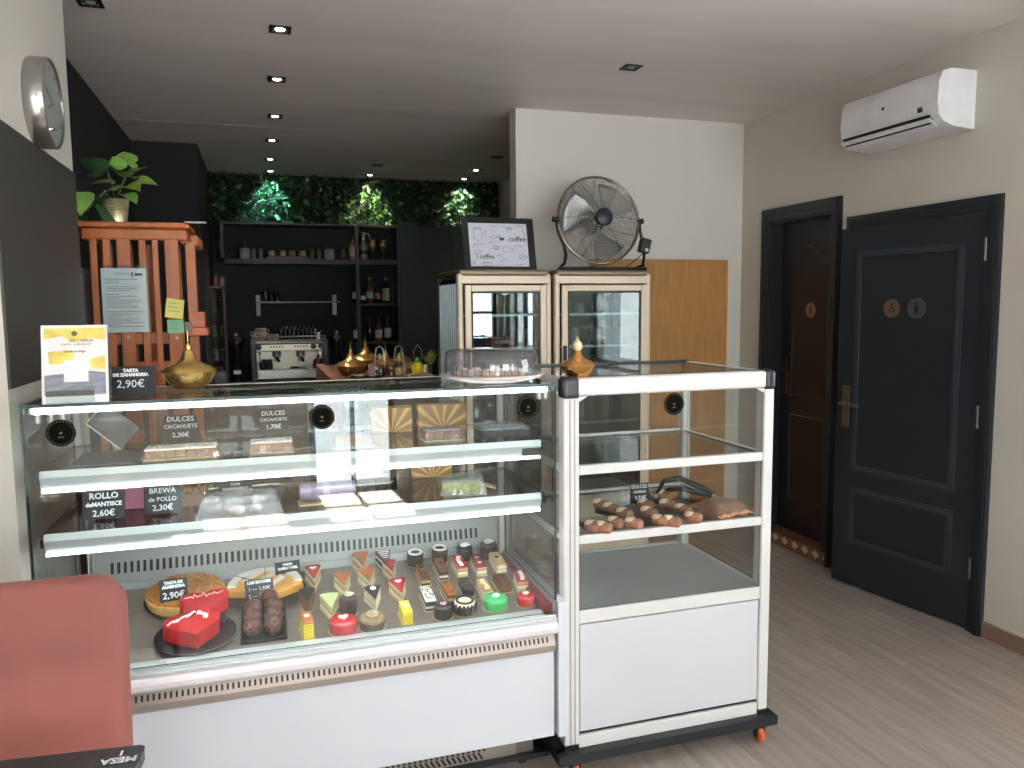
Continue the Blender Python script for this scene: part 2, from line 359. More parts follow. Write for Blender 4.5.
# dark board on the left wall
tag(L().box(-.64,-.633,2.338,3.275,1.316,2.019).build('wall_board',M('charcoal_board',(58,56,54),.6,0,.05,3),None,loc=(-.64,2.8,1.316)),'large charcoal board on the cream left wall below the clock','board')
# ------------------------------------------------------------------ recessed downlights
lampon=M('lit_bulb',(255,244,225),.5,0,0,emit=14); lampoff=M('unlit_bulb',(150,150,150),.4,.2)
mblk=M('downlight_black_trim',(22,22,22),.4)
def downlight(x,y,on,label,sz=.045):
    t=thing('recessed_downlight',label,'ceiling light',(x,y,2.70),group='recessed ceiling lights')
    f=L()
    for a,b,c,d in ((-sz,-sz*.66,-sz,sz),(sz*.66,sz,-sz,sz),(-sz,sz,-sz,-sz*.66),(-sz,sz,sz*.66,sz)): f.box(x+a,x+b,y+c,y+d,2.694,2.70)
    f.build('trim_frame',mblk,t,bevel=.001)
    L().lathe([(sz*.66,2.6985),(sz*.64,2.6999)],20,T(x,y,0)).build('recess',mblk,t)
    L().lathe([(.001,2.694),(sz*.4,2.6955),(sz*.46,2.6985)],20,T(x,y,0)).build('bulb',lampon if on else lampoff,t)
    return t
dl=[(280,29,1,'lit ceiling downlight, the one closest to the viewer of the lit row over the bar'),(277,79,1,'lit ceiling downlight, second in the row from the viewer'),(275,116,1,'lit ceiling downlight, third in the row from the viewer'),(272,140,1,'lit ceiling downlight, fourth in the row from the viewer'),(270,159,1,'lit ceiling downlight, fifth in the row from the viewer'),(270,175.5,1,'lit downlight shining green on the left part of the leaf wall'),(367,178.5,1,'lit downlight over the middle of the leaf wall'),(460,181.5,1,'lit downlight over the right part of the leaf wall'),(476,170,1,'lit ceiling downlight right of the row, just before the right leaf wall light'),(377,165,0,'unlit ceiling downlight near the middle of the leaf wall'),(497,157,0,'unlit ceiling downlight left of the fan wall edge'),(631,67,0,'unlit ceiling downlight above the metal fan'),(90,2,0,'unlit ceiling downlight at the top left beside the cream wall')]
def spot(name,loc,target,power,col,size=60,rad=.03,parent=None):
    ld=bpy.data.lights.new(name,'SPOT'); ld.energy=power; ld.color=col; ld.spot_size=math.radians(size); ld.spot_blend=.6; ld.shadow_soft_size=rad
    o=bpy.data.objects.new(name,ld); COL.objects.link(o); o.location=loc; o.rotation_euler=(Vector(target)-Vector(loc)).to_track_quat('-Z','Y').to_euler(); return o
for x,y,on,lb in dl:
    p=onz(x,y,2.70)
    if p.y>7.2: p.y=7.22
    downlight(p.x,p.y,on,lb)
    if on:
        if p.y>7.0:
            c=(.35,1,.75) if p.x<.5 else ((.8,1,.45) if p.x<1.4 else (.75,1,.6)); spot('lamp',(p.x,p.y,2.685),(p.x,7.40,2.36),60,c,78)
        else: spot('lamp',(p.x,p.y,2.685),(p.x,p.y,0),30,(1,.86,.68),80)
# ------------------------------------------------------------------ leaf wall (stuff)
def leafwall():
    mb=L(); cols=[(12,38,22),(20,54,28),(36,82,36),(12,30,20),(96,134,58),(150,156,104),(52,36,28)]
    wts=[30,26,12,30,5,2,4]
    mb.box(-.40,2.225,7.43,YB,2.27,2.70)
    for i in range(5200):
        x=random.uniform(-.39,2.21); z=random.uniform(2.275,2.69); y=random.uniform(7.33,7.44); l_=random.uniform(.03,.085); w_=l_*random.choice((.08,.12,.16,.3))
        m=T(x,y,z)@Euler((random.uniform(-1.1,.9),random.uniform(0,2*PI),random.uniform(-1,1))).to_matrix().to_4x4()
        mb.add([(0,0,0),(w_,0,l_*.4),(0,-l_*.15,l_),(-w_,0,l_*.4)],[(0,1,2),(0,2,3)],False,m,random.choices(range(1,8),wts)[0])
    mats=[M('leaf_backing',(12,22,16),.9)]+[M('leaf_tone_%s'%n,c,.45,0,.2,20) for n,c in zip(('deep','mid','bright','dark','lime','cream','russet'),cols)]
    o=mb.build('artificial_leaf_wall',mats,None,loc=(.9,7.43,2.27)); tag(o,'dense green artificial foliage panel along the top of the bar back wall','foliage',kind='stuff')
leafwall()
# ------------------------------------------------------------------ BAR BACK
shelfblk=M('black_shelf_board',(34,36,42),.5,0,.05,4)
YS=7.22
def at(x,y,Y=7.32): return ony(x,y,Y)
x0=at(209,0,YS).x; x1=at(393,0,YS).x; xm=at(350,0,YS).x
zt=2.262; z1=at(300,259,YS).z; z2=at(370,303.5,YS).z; z3=at(370,342,YS).z
t=thing('bar_shelving','black built-in bar shelving under the leaf wall','shelving',(.4,7.3,.9))
def bd(n,*a): L().box(*a).build(n,shelfblk,t,bevel=.002)
bd('top_board',x0,x1,YS,YB-.004,zt-.02,zt); bd('side_board',x0,x0+.03,YS,YB-.004,z1,zt-.02); bd('side_board',x1-.02,x1,YS,YB-.004,.92,zt-.02); bd('divider',xm-.015,xm+.015,YS,YB-.004,.92,zt-.02)
bd('shelf',x0+.03,xm-.015,YS,YB-.004,z1-.045,z1); bd('shelf',xm+.015,x1-.02,YS,YB-.004,z1-.045,z1); bd('shelf',xm+.015,x1-.02,YS,YB-.004,z2-.02,z2); bd('shelf',xm+.015,x1-.02,YS,YB-.004,z3-.02,z3)
# tall cupboard doors to the right of the shelves
t=thing('tall_cupboard','plain black tall cupboard between the bottle shelves and the cream fridge','cupboard',(1.68,7.3,0))
L().box(x1+.004,2.215,YS+.02,YB-.004,.0,zt).build('body',shelfblk,t); xx=x1+.004
dw=(2.214-xx)/2
for i in range(2): L().box(xx+.003+i*dw,xx-.003+(i+1)*dw,YS,YS+.02,.02,zt-.003).build('door',M('black_cupboard_door',(27,29,35),.5,0,.05,3),t,bevel=.002)
# glassware / bottle kinds
def M2(n,c,**k): return M(n,c,**k)
dglass=M('dark_bottle_glass',(22,26,24),.08,0,.1,coat=.6); 
def bottle(loc,h,r,mat,labelmat,name,label,group,neck=.32,lab=(.15,.5),cap=None):
    t=thing(name,label,'bottle',loc,group=group)
    n=r*neck; L().lathe([(r*.92,0),(r,.006),(r,h*.56),(r*.85,h*.64),(n,h*.76),(n,h*.94)],18).build('body',mat,t,world=False)
    if labelmat: L().lathe([(r+.0012,h*lab[0]),(r+.0012,h*lab[1])],18).build('paper_label',labelmat,t,world=False)
    L().lathe([(n*1.15,h*.90),(n*1.15,h)],12).build('cap',cap or blackpl,t,world=False)
    return t
clearb=glassmat('bottle_glass_clear',(215,222,222),1,.08)
amber=M('amber_spirit',(120,70,34),.1,0,.15,coat=.5); pinkb=M('pink_gin',(168,112,100),.15,0,.1,coat=.4)
cream=M('cream_label',(188,174,150),.7); whitel=M('white_label',(190,190,188),.7); goldl=M('gold_label',(150,120,74),.45,.4); redl=M('wine_red_label',(120,44,40),.6)
zc=z1
def B(px,h,Z,**k): p=at(px,300); return (p.x,7.32,Z)
# top compartment right part
bottle(B(355,0,z1),.235,.036,pinkb,cream,'spirit_bottle','pink spirit bottle on the top bar shelf, left of the silver soda siphon','bar bottles',cap=blackpl)
p=B(365,0,z1); t=thing('soda_siphon','silver soda siphon with curved spout on the top bar shelf','siphon',p)
L().lathe([(.035,0),(.042,.01),(.042,.12),(.03,.15),(.018,.17),(.018,.22),(.022,.225),(.022,.25),(.002,.255)],20).build('body',steel,t,world=False)
L().tube([(.015,0,.235),(.045,0,.24),(.06,0,.21),(.062,0,.15)],.007).build('spout',steel,t,world=False)
L().lathe([(.0425,.05),(.0425,.085)],20).build('printed_band',blackpl,t,world=False)
for px,lb in ((374,'amber stemmed goblet on the top bar shelf beside the soda siphon'),(384,'amber stemmed goblet at the right end of the top bar shelf')):
    t=thing('goblet',lb,'glass',B(px,0,z1),group='stemmed goblets on the bar shelf')
    L().lathe([(.028,0),(.026,.004),(.004,.01),(.004,.07),(.02,.09),(.034,.125),(.034,.17),(.03,.185)],20).build('cup',M('amber_goblet',(150,120,88),.15,.5,.2,15),t,world=False)
    L().lathe([(.0345,.13),(.0345,.14)],20).build('gold_rim_band',goldl,t,world=False)
Z2=z2; Z3=z3; k=0
r2=[(356,.235,dglass,cream),(363,.16,clearb,whitel),(370,.24,amber,whitel),(378,.2,dglass,goldl),(386,.235,dglass,cream)]
for i,(px,h,m_,lm) in enumerate(r2):
    bottle(B(px,0,z2),h,.030 if i!=1 else .022,m_,lm,'spirit_bottle',['dark bottle with cream label, left end of the middle bottle shelf','short clear bottle with white label on the middle bottle shelf','tall amber bottle with white label, centre of the middle bottle shelf','dark bottle with gold label on the middle bottle shelf','dark bottle with tall cream label, right end of the middle bottle shelf'][i],'bar bottles',cap=[blackpl,blackpl,goldl,blackpl,goldl][i],lab=(.2,.45) if i!=4 else (.1,.6))
r3=[(356,.22,clearb,cream),(369,.22,dglass,None),(378,.215,amber,whitel),(387,.25,dglass,cream)]
for i,(px,h,m_,lm) in enumerate(r3):
    bottle(B(px,0,z3),h,.031,m_,lm,'spirit_bottle',['clear bottle with cream label, left end of the lowest bottle shelf','unlabelled dark bottle, second on the lowest bottle shelf','amber bottle with white label, third on the lowest bottle shelf','tall dark bottle with cream label, right end of the lowest bottle shelf'][i],'bar bottles')
# left compartment, on shelf z1
def P1(px): p=at(px,258); return (p.x,7.31,z1)
t=thing('candlestick','small brass candlestick at the left end of the top bar shelf','candlestick',P1(220))
L().lathe([(.03,0),(.028,.006),(.006,.015),(.006,.08),(.02,.1),(.022,.12),(.016,.125)],16).build('stem',M('dull_brass',(110,84,56),.35,.8),t,world=False); L().lathe([(.014,.12),(.02,.14),(.002,.17)],14).build('cup',M('dull_brass',(110,84,56),.35,.8),t,world=False)
def potplant(px,label,h=.095,r=.045):
    t=thing('potted_plant',label,'plant',P1(px),group='white potted plants on the bar shelf')
    L().lathe([(r*.85,0),(r,.01),(r,h),(r*.9,h),(r*.88,h-.01)],20).build('pot',M('pale_pot',(150,146,140),.6),t,world=False)
    f=L()
    for i in range(26):
        m=T(0,0,h-.01)@RZ(random.uniform(0,6.28))@RX(random.uniform(-.9,.2)); f.add([(0,0,0),(.01,0,.03),(0,0,.075),(-.01,0,.03)],[(0,1,2,3)],False,m)
    f.build('foliage',M('dim_leaves',(30,52,36),.5,0,.3,20),t,world=False)
potplant(245,'pale pot with a small plant on the left part of the top bar shelf'); potplant(329.5,'pale pot with a small plant right of the wooden candle tray')
def tumbler(px,label,grp='small glasses on the bar shelf',h=.09,r=.022):
    t=thing('tumbler',label,'glass',P1(px),group=grp)
    L().lathe([(r*.85,0),(r,h),(r-.003,h),(r*.8,.008)],16).build('glass',M('striped_tumbler',(128,124,108),.2,.3,.5,60),t,world=False)
for px,lb in ((254,'small striped tumbler right of the left white plant pot'),(261,'small striped tumbler left of the wooden candle tray'),(312,'small striped tumbler just right of the candle tray'),(319,'small striped tumbler left of the right white plant pot')): tumbler(px,lb)
a=at(267,258); b=at(308,258)
t=thing('candle_tray','long wooden tray holding four candle jars on the top bar shelf','tray',((a.x+b.x)/2,7.31,z1)); L().box(a.x,b.x,7.27,7.35,z1,z1+.026).build('board',M('oiled_wood',(96,66,44),.5,0,.2,14),t,bevel=.003)
L().box(a.x+.012,b.x-.012,7.28,7.34,z1+.026,z1+.028).build('inlay',M('dark_inlay',(50,38,30),.6),t)
for px,c,lb in ((272,0,'cream candle jar, left end of the wooden tray'),(283,0,'cream candle jar, second on the wooden tray'),(292,1,'pink candle jar, third on the wooden tray'),(302.5,0,'cream candle jar, right end of the wooden tray')):
    t=thing('candle_jar',lb,'candle',(at(px,255).x,7.31,z1+.028),group='candle jars on the wooden tray')
    L().lathe([(.026,0),(.028,.004),(.028,.038),(.02,.044)],16).build('jar',M('pinkish_jar',(150,108,92),.4) if c else M('cream_jar',(158,138,112),.4),t,world=False)
    L().lathe([(.024,.044),(.024,.05),(.002,.051)],16).build('lid',goldl,t,world=False)
t=thing('vase','small rosy round vase on the top bar shelf, left of the divider','vase',P1(343)); L().lathe([(.02,0),(.036,.02),(.038,.04),(.014,.065),(.012,.09),(.018,.1)],20).build('body',M('rosy_vase',(98,62,56),.3,.3),t,world=False)
L().lathe([(.038,.03),(.0385,.034)],20).build('band',goldl,t,world=False)
# wall rack with white brackets
zr=ony(300,301.5,7.30).z; xa=at(258,300,7.36).x; xb=at(335,300,7.36).x
t=thing('wall_rack','thin shelf on two pale brackets on the black wall above the espresso machine','shelf',((xa+xb)/2,7.40,zr))
L().box(xa-.02,xb+.04,7.28,7.44,zr-.012,zr).build('shelf_board',M('grey_shelf',(96,96,98),.4,.3),t,bevel=.002)
for x in (xa,xb): L().box(x-.018,x+.018,7.42,YB,zr-.125,zr+.06).build('bracket',M('pale_bracket',(176,172,168),.5),t,bevel=.003)
bottle((at(265.5,300,7.34).x,7.34,zr),.13,.03,dglass,None,'bottle','small dark bottle on the thin wall rack above the espresso machine','wall rack items')
for px,lb in ((271.5,'clear glass right of the dark bottle on the wall rack'),(277,'clear glass standing rightmost on the wall rack')):
    t=thing('tumbler',lb,'glass',(at(px,300,7.34).x,7.34,zr),group='glasses on the wall rack'); L().lathe([(.02,0),(.024,.085),(.021,.085),(.018,.006)],16).build('glass',acr,t,world=False); L().lathe([(.0205,.001),(.0205,.006)],16).build('thick_base',M('glass_base',(90,96,100),.1),t,world=False)
# back worktop
ZW=.885
t=thing('back_counter','black back bar counter carrying the espresso machine','counter',(.5,7.0,0))
L().box(-.395,x1,6.72,YS,0,.85).build('cabinet',blackwall,t); L().box(-.395,x1,6.66,YS+.0,.85,ZW).build('worktop',M('dark_worktop',(40,38,38),.3),t,bevel=.004)
for i in range(3): L().box(-.38+i*.51,-.38+i*.51+.49,6.70,6.72,.1,.83).build('door',shelfblk,t,bevel=.002)
# narrow glass cabinet at the left of the bar
xl=ony(206.5,300,6.9).x; xr=ony(225,300,6.9).x
t=thing('glass_display_cabinet','narrow brown-framed cabinet with bottles behind the wooden stand','cabinet',((xl+xr)/2,7.0,ZW))
zt2=ony(215,286,6.9).z; brown=M('dark_brown_wood',(62,44,38),.45,0,.15,8)
c=L().box(xl,xl+.015,6.9,7.1,ZW,zt2).box(xr-.018,xr,6.9,7.1,ZW,zt2).box(xl,xr,6.9,7.1,zt2-.02,zt2).box(xl,xr,7.09,7.1,ZW,zt2).box(xl,xr,6.9,7.1,ZW,ZW+.02); c.build('frame',brown,t,bevel=.002)
zs=[ony(215,yy,6.9).z for yy in (311,337.5,361)]
for z in zs: L().box(xl+.015,xr-.018,6.91,7.09,z-.012,z).build('shelf',brown,t)
L().box(xl+.015,xr-.018,6.902,6.906,ZW+.02,zt2-.02).build('glass_door',gl,t)
for j,z in enumerate([ZW+.02]+zs[::-1]):
    for i,cc in enumerate(((120,130,124),(84,96,90))):
        tt=thing('preserve_jar','%s greenish jar on the %s shelf of the narrow brown cabinet'%(('left','right')[i],('bottom','second','third','top')[j]),'jar',(xl+.048+i*.058,6.98,z),group='jars in the narrow cabinet')
        L().lathe([(.024,0),(.026,.004),(.026,.07),(.02,.082)],14).build('jar',M('jar_green_%d'%i,cc,.2,0,.4,30),tt,world=False); L().lathe([(.022,.082),(.022,.098),(.001,.099)],14).build('lid',goldl if (i+j)%2 else steel,tt,world=False)
for px,hh,cc,lb in ((216,.11,(96,58,40),'brown wooden canister on top of the narrow cabinet'),(222,.09,(130,112,100),'pale pink canister on top of the narrow cabinet')):
    tt=thing('canister',lb,'canister',(ony(px,280,7.0).x,7.0,zt2),group='canisters on the narrow cabinet'); L().lathe([(.025,0),(.025,hh*.8)],14).build('body',M('can_%d'%px,cc,.5,0,.15,14),tt,world=False); L().lathe([(.026,hh*.8),(.02,hh),(.001,hh)],14).build('lid',brown,tt,world=False)
# tall dark grinders / blender
def grinder(px,label,s=1.0,Y=6.95):
    p=ony(px,380,Y); t=thing('coffee_grinder',label,'grinder',(p.x,Y,ZW),group='coffee grinders')
    L().lathe([(.07*s,0),(.07*s,.03),(.05*s,.05),(.05*s,.2*s),(.06*s,.22*s)],20).build('body',M('grinder_black',(30,34,42),.25,.3),t,world=False)
    L().lathe([(.035*s,.22*s),(.07*s,.36*s),(.07*s,.40*s),(.02*s,.43*s)],20).build('hopper',M('smoked_hopper',(26,30,36),.1,.0,coat=.6),t,world=False)
    L().lathe([(.012*s,.425*s),(.016*s,.44*s),(.002,.46*s)],12).build('knob',steel,t,world=False)
    L().box(-.03*s,.03*s,-.10*s,-.05*s,.10*s,.13*s).build('chute',steel,t,world=False); L().lathe([(.072*s,.01),(.072*s,.022)],20).build('base_ring',steel,t,world=False)
grinder(238,'tall dark coffee grinder left of the espresso machine',.95); grinder(338,'tall dark coffee grinder right of the espresso machine',.95,7.05)
# grey carton beside left grinder
p=ony(219.5,378,6.6); t=thing('coffee_tin','grey tin with dark lid at the foot of the narrow cabinet','tin',(p.x,6.76,ZW)); L().box(-.045,.045,-.04,.04,0,.13).build('tin_body',M('grey_tin',(104,104,110),.4,.3,.2,40),t,world=False,bevel=.005); L().lathe([(.03,.13),(.03,.165),(.001,.166)],18).build('lid',M('navy_lid',(40,46,66),.4),t,world=False)
# espresso machine
a=ony(250,340,6.85); b=ony(327.5,340,6.85); mz1=ony(288,340,6.85).z; mx=(a.x+b.x)/2; mw=(b.x-a.x)/2
t=thing('espresso_machine','two-group cream and steel espresso machine on the back bar counter','espresso machine',(mx,7.0,ZW))
yf=6.80; zb=ony(288,380,6.8).z; zb=ZW+.03; zd=ony(288,369,6.8).z; zp=ony(288,351,6.8).z
body=M('cream_steel_front',(206,198,180),.3,.4,.04,5)
for sx in (0,1): L().box(mx-mw+sx*(2*mw-.045),mx-mw+.045+sx*(2*mw-.045),yf-.01,7.18,ZW+.02,mz1).build('side_panel',M('dark_side_panel',(52,54,60),.3,.4),t,bevel=.008)
L().box(mx-mw+.045,mx+mw-.045,yf,7.18,zp,mz1-.012).build('control_panel',body,t,bevel=.006)
L().box(mx-mw+.045,mx+mw-.045,yf+.14,7.18,zd,zp).build('back_splash',body,t)
L().box(mx-mw+.045,mx+mw-.045,yf-.03,7.18,ZW+.05,zd).build('drip_tray',steel,t,bevel=.005)
L().box(mx-mw+.03,mx+mw-.03,yf+.02,7.18,ZW+.02,ZW+.05).build('base',blackpl,t)
for sx in (-1,1):
    for yy in (yf+.04,7.12): L().lathe([(.018,0),(.02,.022)],12,T(mx+sx*(mw-.06),yy,ZW)).build('foot',blackpl,t)
L().box(mx-mw+.05,mx+mw-.05,yf-.004,yf+.004,mz1-.035,mz1-.02).build('trim_slot',blackpl,t)
L().tube([(mx-mw+.02,yf+.02,mz1),(mx-mw+.02,yf+.02,mz1+.03),(mx+mw-.02,yf+.02,mz1+.03),(mx+mw-.02,yf+.02,mz1)],.005).build('cup_rail',steel,t)
zk=(zp+mz1)/2-.008
for px in (258.5,313.5,321): q=ony(px,345,yf); L().lathe([(.024,0),(.024,.02),(.018,.024)],18,T(q.x,yf,zk)@RX(PI/2)).build('dial',blackpl,t)
for px0 in (271,295):
    for i in range(5):
        q=ony(px0+i*2.9,345,yf); L().lathe([(.0075,0),(.0075,.006)],10,T(q.x,yf,zk)@RX(PI/2)).build('button',M('dark_button',(70,60,54),.4),t)
for px in (277,301):
    q=ony(px,355,yf); g=L().lathe([(.035,0),(.035,.045),(.028,.05)],20,T(q.x,yf+.07,zp-.05)); g=g.build('group_head',steel,t)
    L().cyl((q.x,yf+.05,zp-.055),(q.x+.01,yf-.09,zp-.075),.013).build('portafilter',blackpl,t)
    L().tube([(q.x-.012,yf+.07,zp-.06),(q.x-.014,yf+.06,zp-.085)],.006).tube([(q.x+.012,yf+.07,zp-.06),(q.x+.014,yf+.06,zp-.085)],.006).build('spout',steel,t)
for sx in (-1,1): L().tube([(mx+sx*(mw-.075),yf+.02,zp),(mx+sx*(mw-.07),yf-.02,zp-.04),(mx+sx*(mw-.1),yf-.02,zp-.13)],.006).build('steam_wand',steel,t)
for px,c,lb in ((263,(54,54,56),'dark steel milk jug at the left on the espresso drip tray'),(269.5,(44,46,48),'dark steel milk jug, the right one of the two on the drip tray')):
    q=ony(px,366,yf); tt=thing('milk_jug',lb,'jug',(q.x,yf+.02,zd),group='milk jugs on the espresso machine'); L().lathe([(.026,0),(.027,.03),(.022,.075),(.024,.085),(.021,.085)],16).build('body',M('dark_jug',c,.3,.6),tt,world=False); L().tube([(-.022,0,.07),(-.042,0,.06),(-.04,0,.025),(-.025,0,.015)],.004).build('handle',steel,tt,world=False)
q=ony(309,367,yf); t=tag(L().lathe([(.027,0),(.027,.014)],20,T(0,0,.027)@RX(PI/2)).lathe([(.012,.014),(.012,.017)],14,T(0,0,.027)@RX(PI/2)).build('tamper','x' and steel,None,world=False,loc=(q.x,yf+.03,zd)),'round steel tamper leaning on the espresso drip tray','tamper')
q=ony(319,366,yf); tt=thing('kettle','dark red kettle at the right end of the espresso machine','kettle',(q.x,yf+.03,zd)); L().lathe([(.045,0),(.05,.02),(.045,.06),(.02,.085),(.001,.09)],20).build('body',M('dark_red_enamel',(100,34,30),.3),tt,world=False); L().ball((0,0,.1),.014).build('knob',blackpl,tt,world=False); L().tube([(.04,0,.03),(.07,0,.055),(.08,0,.07)],.007).build('spout',M('dark_red_enamel',(100,34,30),.3),tt,world=False)
q=ony(299,368.5,yf); tt=thing('portafilter','spare black-handled portafilter lying on the drip tray','portafilter',(q.x,yf+.0,zd)); L().cyl((-.07,0,.012),(.0,0,.012),.01).build('handle',blackpl,tt,world=False); L().lathe([(.026,.002),(.028,.02),(.024,.02)],16,T(.03,0,0)).build('basket',steel,tt,world=False)
# cups and glasses on the machine
Zt=mz1
def cup(px,label,s=1,n=1,mat=None,y=6.93):
    q=ony(px,338,y); 
    for i in range(n):
        tt=thing('coffee_cup',label%('' if n==1 else ['lower','upper'][i]+' '),'cup',(q.x,y,Zt+i*.032*s),group='cups on the espresso machine')
        L().lathe([(.02*s,0),(.03*s,.008),(.042*s,.045*s),(.042*s,.06*s),(.038*s,.058*s),(.026*s,.012)],18).build('bowl',mat or M('beige_ceramic',(160,146,128),.35),tt,world=False)
        L().tube([(.038*s,-.01,.05*s),(.058*s,-.014,.045*s),(.055*s,-.014,.022*s),(.034*s,-.01,.016*s)],.004).build('handle',mat or M('beige_ceramic',(160,146,128),.35),tt,world=False)
cup(254.5,'striped %scup at the left end on the espresso machine',.8,2,M('striped_cup',(140,132,124),.4,0,.6,45)); cup(261,'large beige %scup on the espresso machine, beside the striped cups',1.1,2); cup(269,'small pinkish %scup on top of the espresso machine',.75,1,M('rose_ceramic',(150,118,106),.35)); cup(275,'small beige %scup left of the glasses on the espresso machine',.8)
gg=glassmat('grey_glassware',(190,194,198),1.2,.12)
k=0
for r in range(2):
    for i in range(9 if r==0 else 8):
        q=ony(281+i*4.3+r*2,338,6.90+r*.10); tt=thing('water_glass','clear glass upside down among the rows on top of the espresso machine','glass',(q.x,6.90+r*.10,Zt),group='glasses on top of the espresso machine')
        L().lathe([(.02,0),(.017,.09+r*.02),(.0155,.09+r*.02),(.0185,.002)],12).build('glass',gg,tt,world=False); k+=1
q=ony(318.5,338,6.88); tt=thing('spoon_jar','white slim jar at the right end on the espresso machine','jar',(q.x,6.88,Zt)); L().lathe([(.012,0),(.012,.06),(.009,.06)],12).build('jar',white,tt,world=False); L().tube([(0,0,.01),(.02,0,.075)],.003).build('spoon',steel,tt,world=False)
# ------------------------------------------------------------------ bar counter with brass bowls
ZB=1.10
t=thing('bar_counter','brown wooden bar counter behind the pastry case with brass bowls on it','counter',(.9,5.1,0))
wood=M('bar_brown_wood',(104,66,52),.4,0,.2,6,.1,stretch=(1,6,1))
L().box(.42,1.005,4.64,5.9,ZB-.045,ZB).build('worktop',wood,t,bevel=.004); L().box(.42,1.0,4.72,5.86,0,ZB-.045).build('body',M('bar_body',(46,34,30),.6,0,.1,5),t)
L().box(.36,.42,4.62,5.9,.0,ZB+.012).build('end_panel',M('bar_end_wood',(140,100,84),.5,0,.12,5),t,bevel=.004)
def brassbowl(loc,s,label,cat='bowl',nm='brass_sugar_bowl',grp='lidded brass bowls on the bar counter',mat=None):
    t=thing(nm,label,cat,loc,group=grp); mm=mat or brass
    L().lathe([(.040*s,0),(.050*s,.004*s),(.068*s,.020*s),(.082*s,.042*s),(.088*s,.058*s)],28).build('bowl',mm,t,world=False)
    L().lathe([(.094*s,.058*s),(.090*s,.064*s),(.070*s,.078*s),(.048*s,.086*s),(.028*s,.098*s),(.015*s,.130*s)],28).build('lid',mm,t,world=False)
    L().lathe([(.012*s,.129*s),(.007*s,.134*s),(.010*s,.141*s),(.008*s,.149*s),(.003*s,.155*s),(.002*s,.165*s),(.0006,.200*s)],16).build('finial',mm,t,world=False)
    return t
def bz(px,py): return onz(px,py,ZB)
tarnish=M('tarnished_brass',(190,152,92),.28,.9,.3,20)
for px,y_,s,lb in ((351,4.95,1.05,'lidded brass bowl at the left end of the bar counter'),(366,5.35,1.2,'tallest lidded brass bowl, behind and right of the left one'),(386,5.1,.95,'lidded brass bowl in the middle of the bar counter, behind the glass cruets'),(402,5.5,.8,'small lidded brass bowl behind the two right glass cruets')):
    q=ony(px,370,y_); brassbowl((q.x,y_,ZB),s,lb,mat=tarnish)
def cruet(px,y_,label,mat):
    q=ony(px,370,y_); t=thing('oil_cruet',label,'cruet',(q.x,y_,ZB),group='glass cruets with wire handles')
    L().lathe([(.03,0),(.033,.01),(.033,.07),(.014,.095),(.014,.115)],18).build('bottle',acr,t,world=False); L().lathe([(.028,.004),(.030,.05),(.001,.051)],16).build('contents',mat,t,world=False)
    L().lathe([(.015,.113),(.015,.128),(.006,.14)],14).build('stopper',steel,t,world=False); L().tube([(-.028,0,.0),(-.03,0,.1),(-.02,0,.17),(0,0,.185),(.02,0,.17),(.03,0,.1),(.028,0,0)],.0035).build('wire_handle',steel,t,world=False)
dk=M('dark_vinegar',(48,34,24),.2); 
cruet(380,4.78,'glass cruet with tall wire handle, left of the two tall ones',dk); cruet(399,4.80,'glass cruet with wire handle between the dark one and the yellow bottle',M('pale_oil',(150,132,80),.2)); 
q=ony(418,370,4.85); t=thing('lemon_bottle','yellow bottle with green neck and wire handle on the bar counter','bottle',(q.x,4.85,ZB)); L().lathe([(.035,0),(.045,.012),(.042,.05),(.022,.075)],20).build('body',M('lemon_yellow',(214,206,30),.35),t,world=False); L().lathe([(.022,.075),(.016,.09),(.014,.105)],16).build('neck',M('lime_green',(90,150,60),.35),t,world=False); L().tube([(-.022,0,.08),(-.026,0,.15),(0,0,.185),(.026,0,.15),(.022,0,.08)],.0035).build('wire_handle',steel,t,world=False)
for px,y_,lb in ((360,4.72,'low clear ashtray-like dish with dark rim at the left front of the bar'),(372,4.70,'low clear dish beside the cruets on the bar')):
    q=ony(px,376,y_); t=thing('glass_dish',lb,'dish',(q.x,y_,ZB),group='low dishes on the bar'); L().lathe([(.05,0),(.062,.02),(.058,.022),(.045,.006)],22).build('dish',M('smoked_dish',(50,46,46),.15,.2),t,world=False); L().lathe([(.061,.021),(.061,.024),(.057,.024)],22).build('rim',steel,t,world=False)
for px,y_,lb,mm in ((376,4.70,'small salt shaker with steel cap, the left one in front of the cruets',steel),(391,4.70,'small salt shaker with steel cap, right of the other shaker',steel),(409,4.75,'small dark pepper jar left of the yellow bottle',goldl),(426,4.78,'small white bottle right of the yellow bottle',white)):
    q=ony(px,376,y_); t=thing('shaker',lb,'shaker',(q.x,y_,ZB),group='shakers on the bar'); L().lathe([(.017,0),(.018,.035),(.013,.05)],14).build('jar',acr if mm is steel else M('shaker_%d'%px,(200,196,190) if mm is white else (70,44,36),.4),t,world=False); L().lathe([(.014,.05),(.014,.064),(.002,.068)],14).build('cap',mm,t,world=False)
q=ony(411,369,5.0); 
for px,py,lb in ((409,5.15,'pale pink candle glass behind the yellow bottle, left one'),(404,5.0,'pale pink candle glass between the cruets and the yellow bottle'),(373,5.05,'pale glass jar in front of the tall brass bowl')):
    q=ony(px,366,py); t=thing('candle_glass',lb,'candle',(q.x,py,ZB),group='pale candle glasses'); L().lathe([(.03,0),(.032,.06),(.029,.06)],16).build('glass',M('pale_pink_glass',(168,142,132),.25),t,world=False); L().lathe([(.028,.02),(.028,.05),(.001,.05)],16).build('wax',M('wax',(206,190,172),.5),t,world=False)
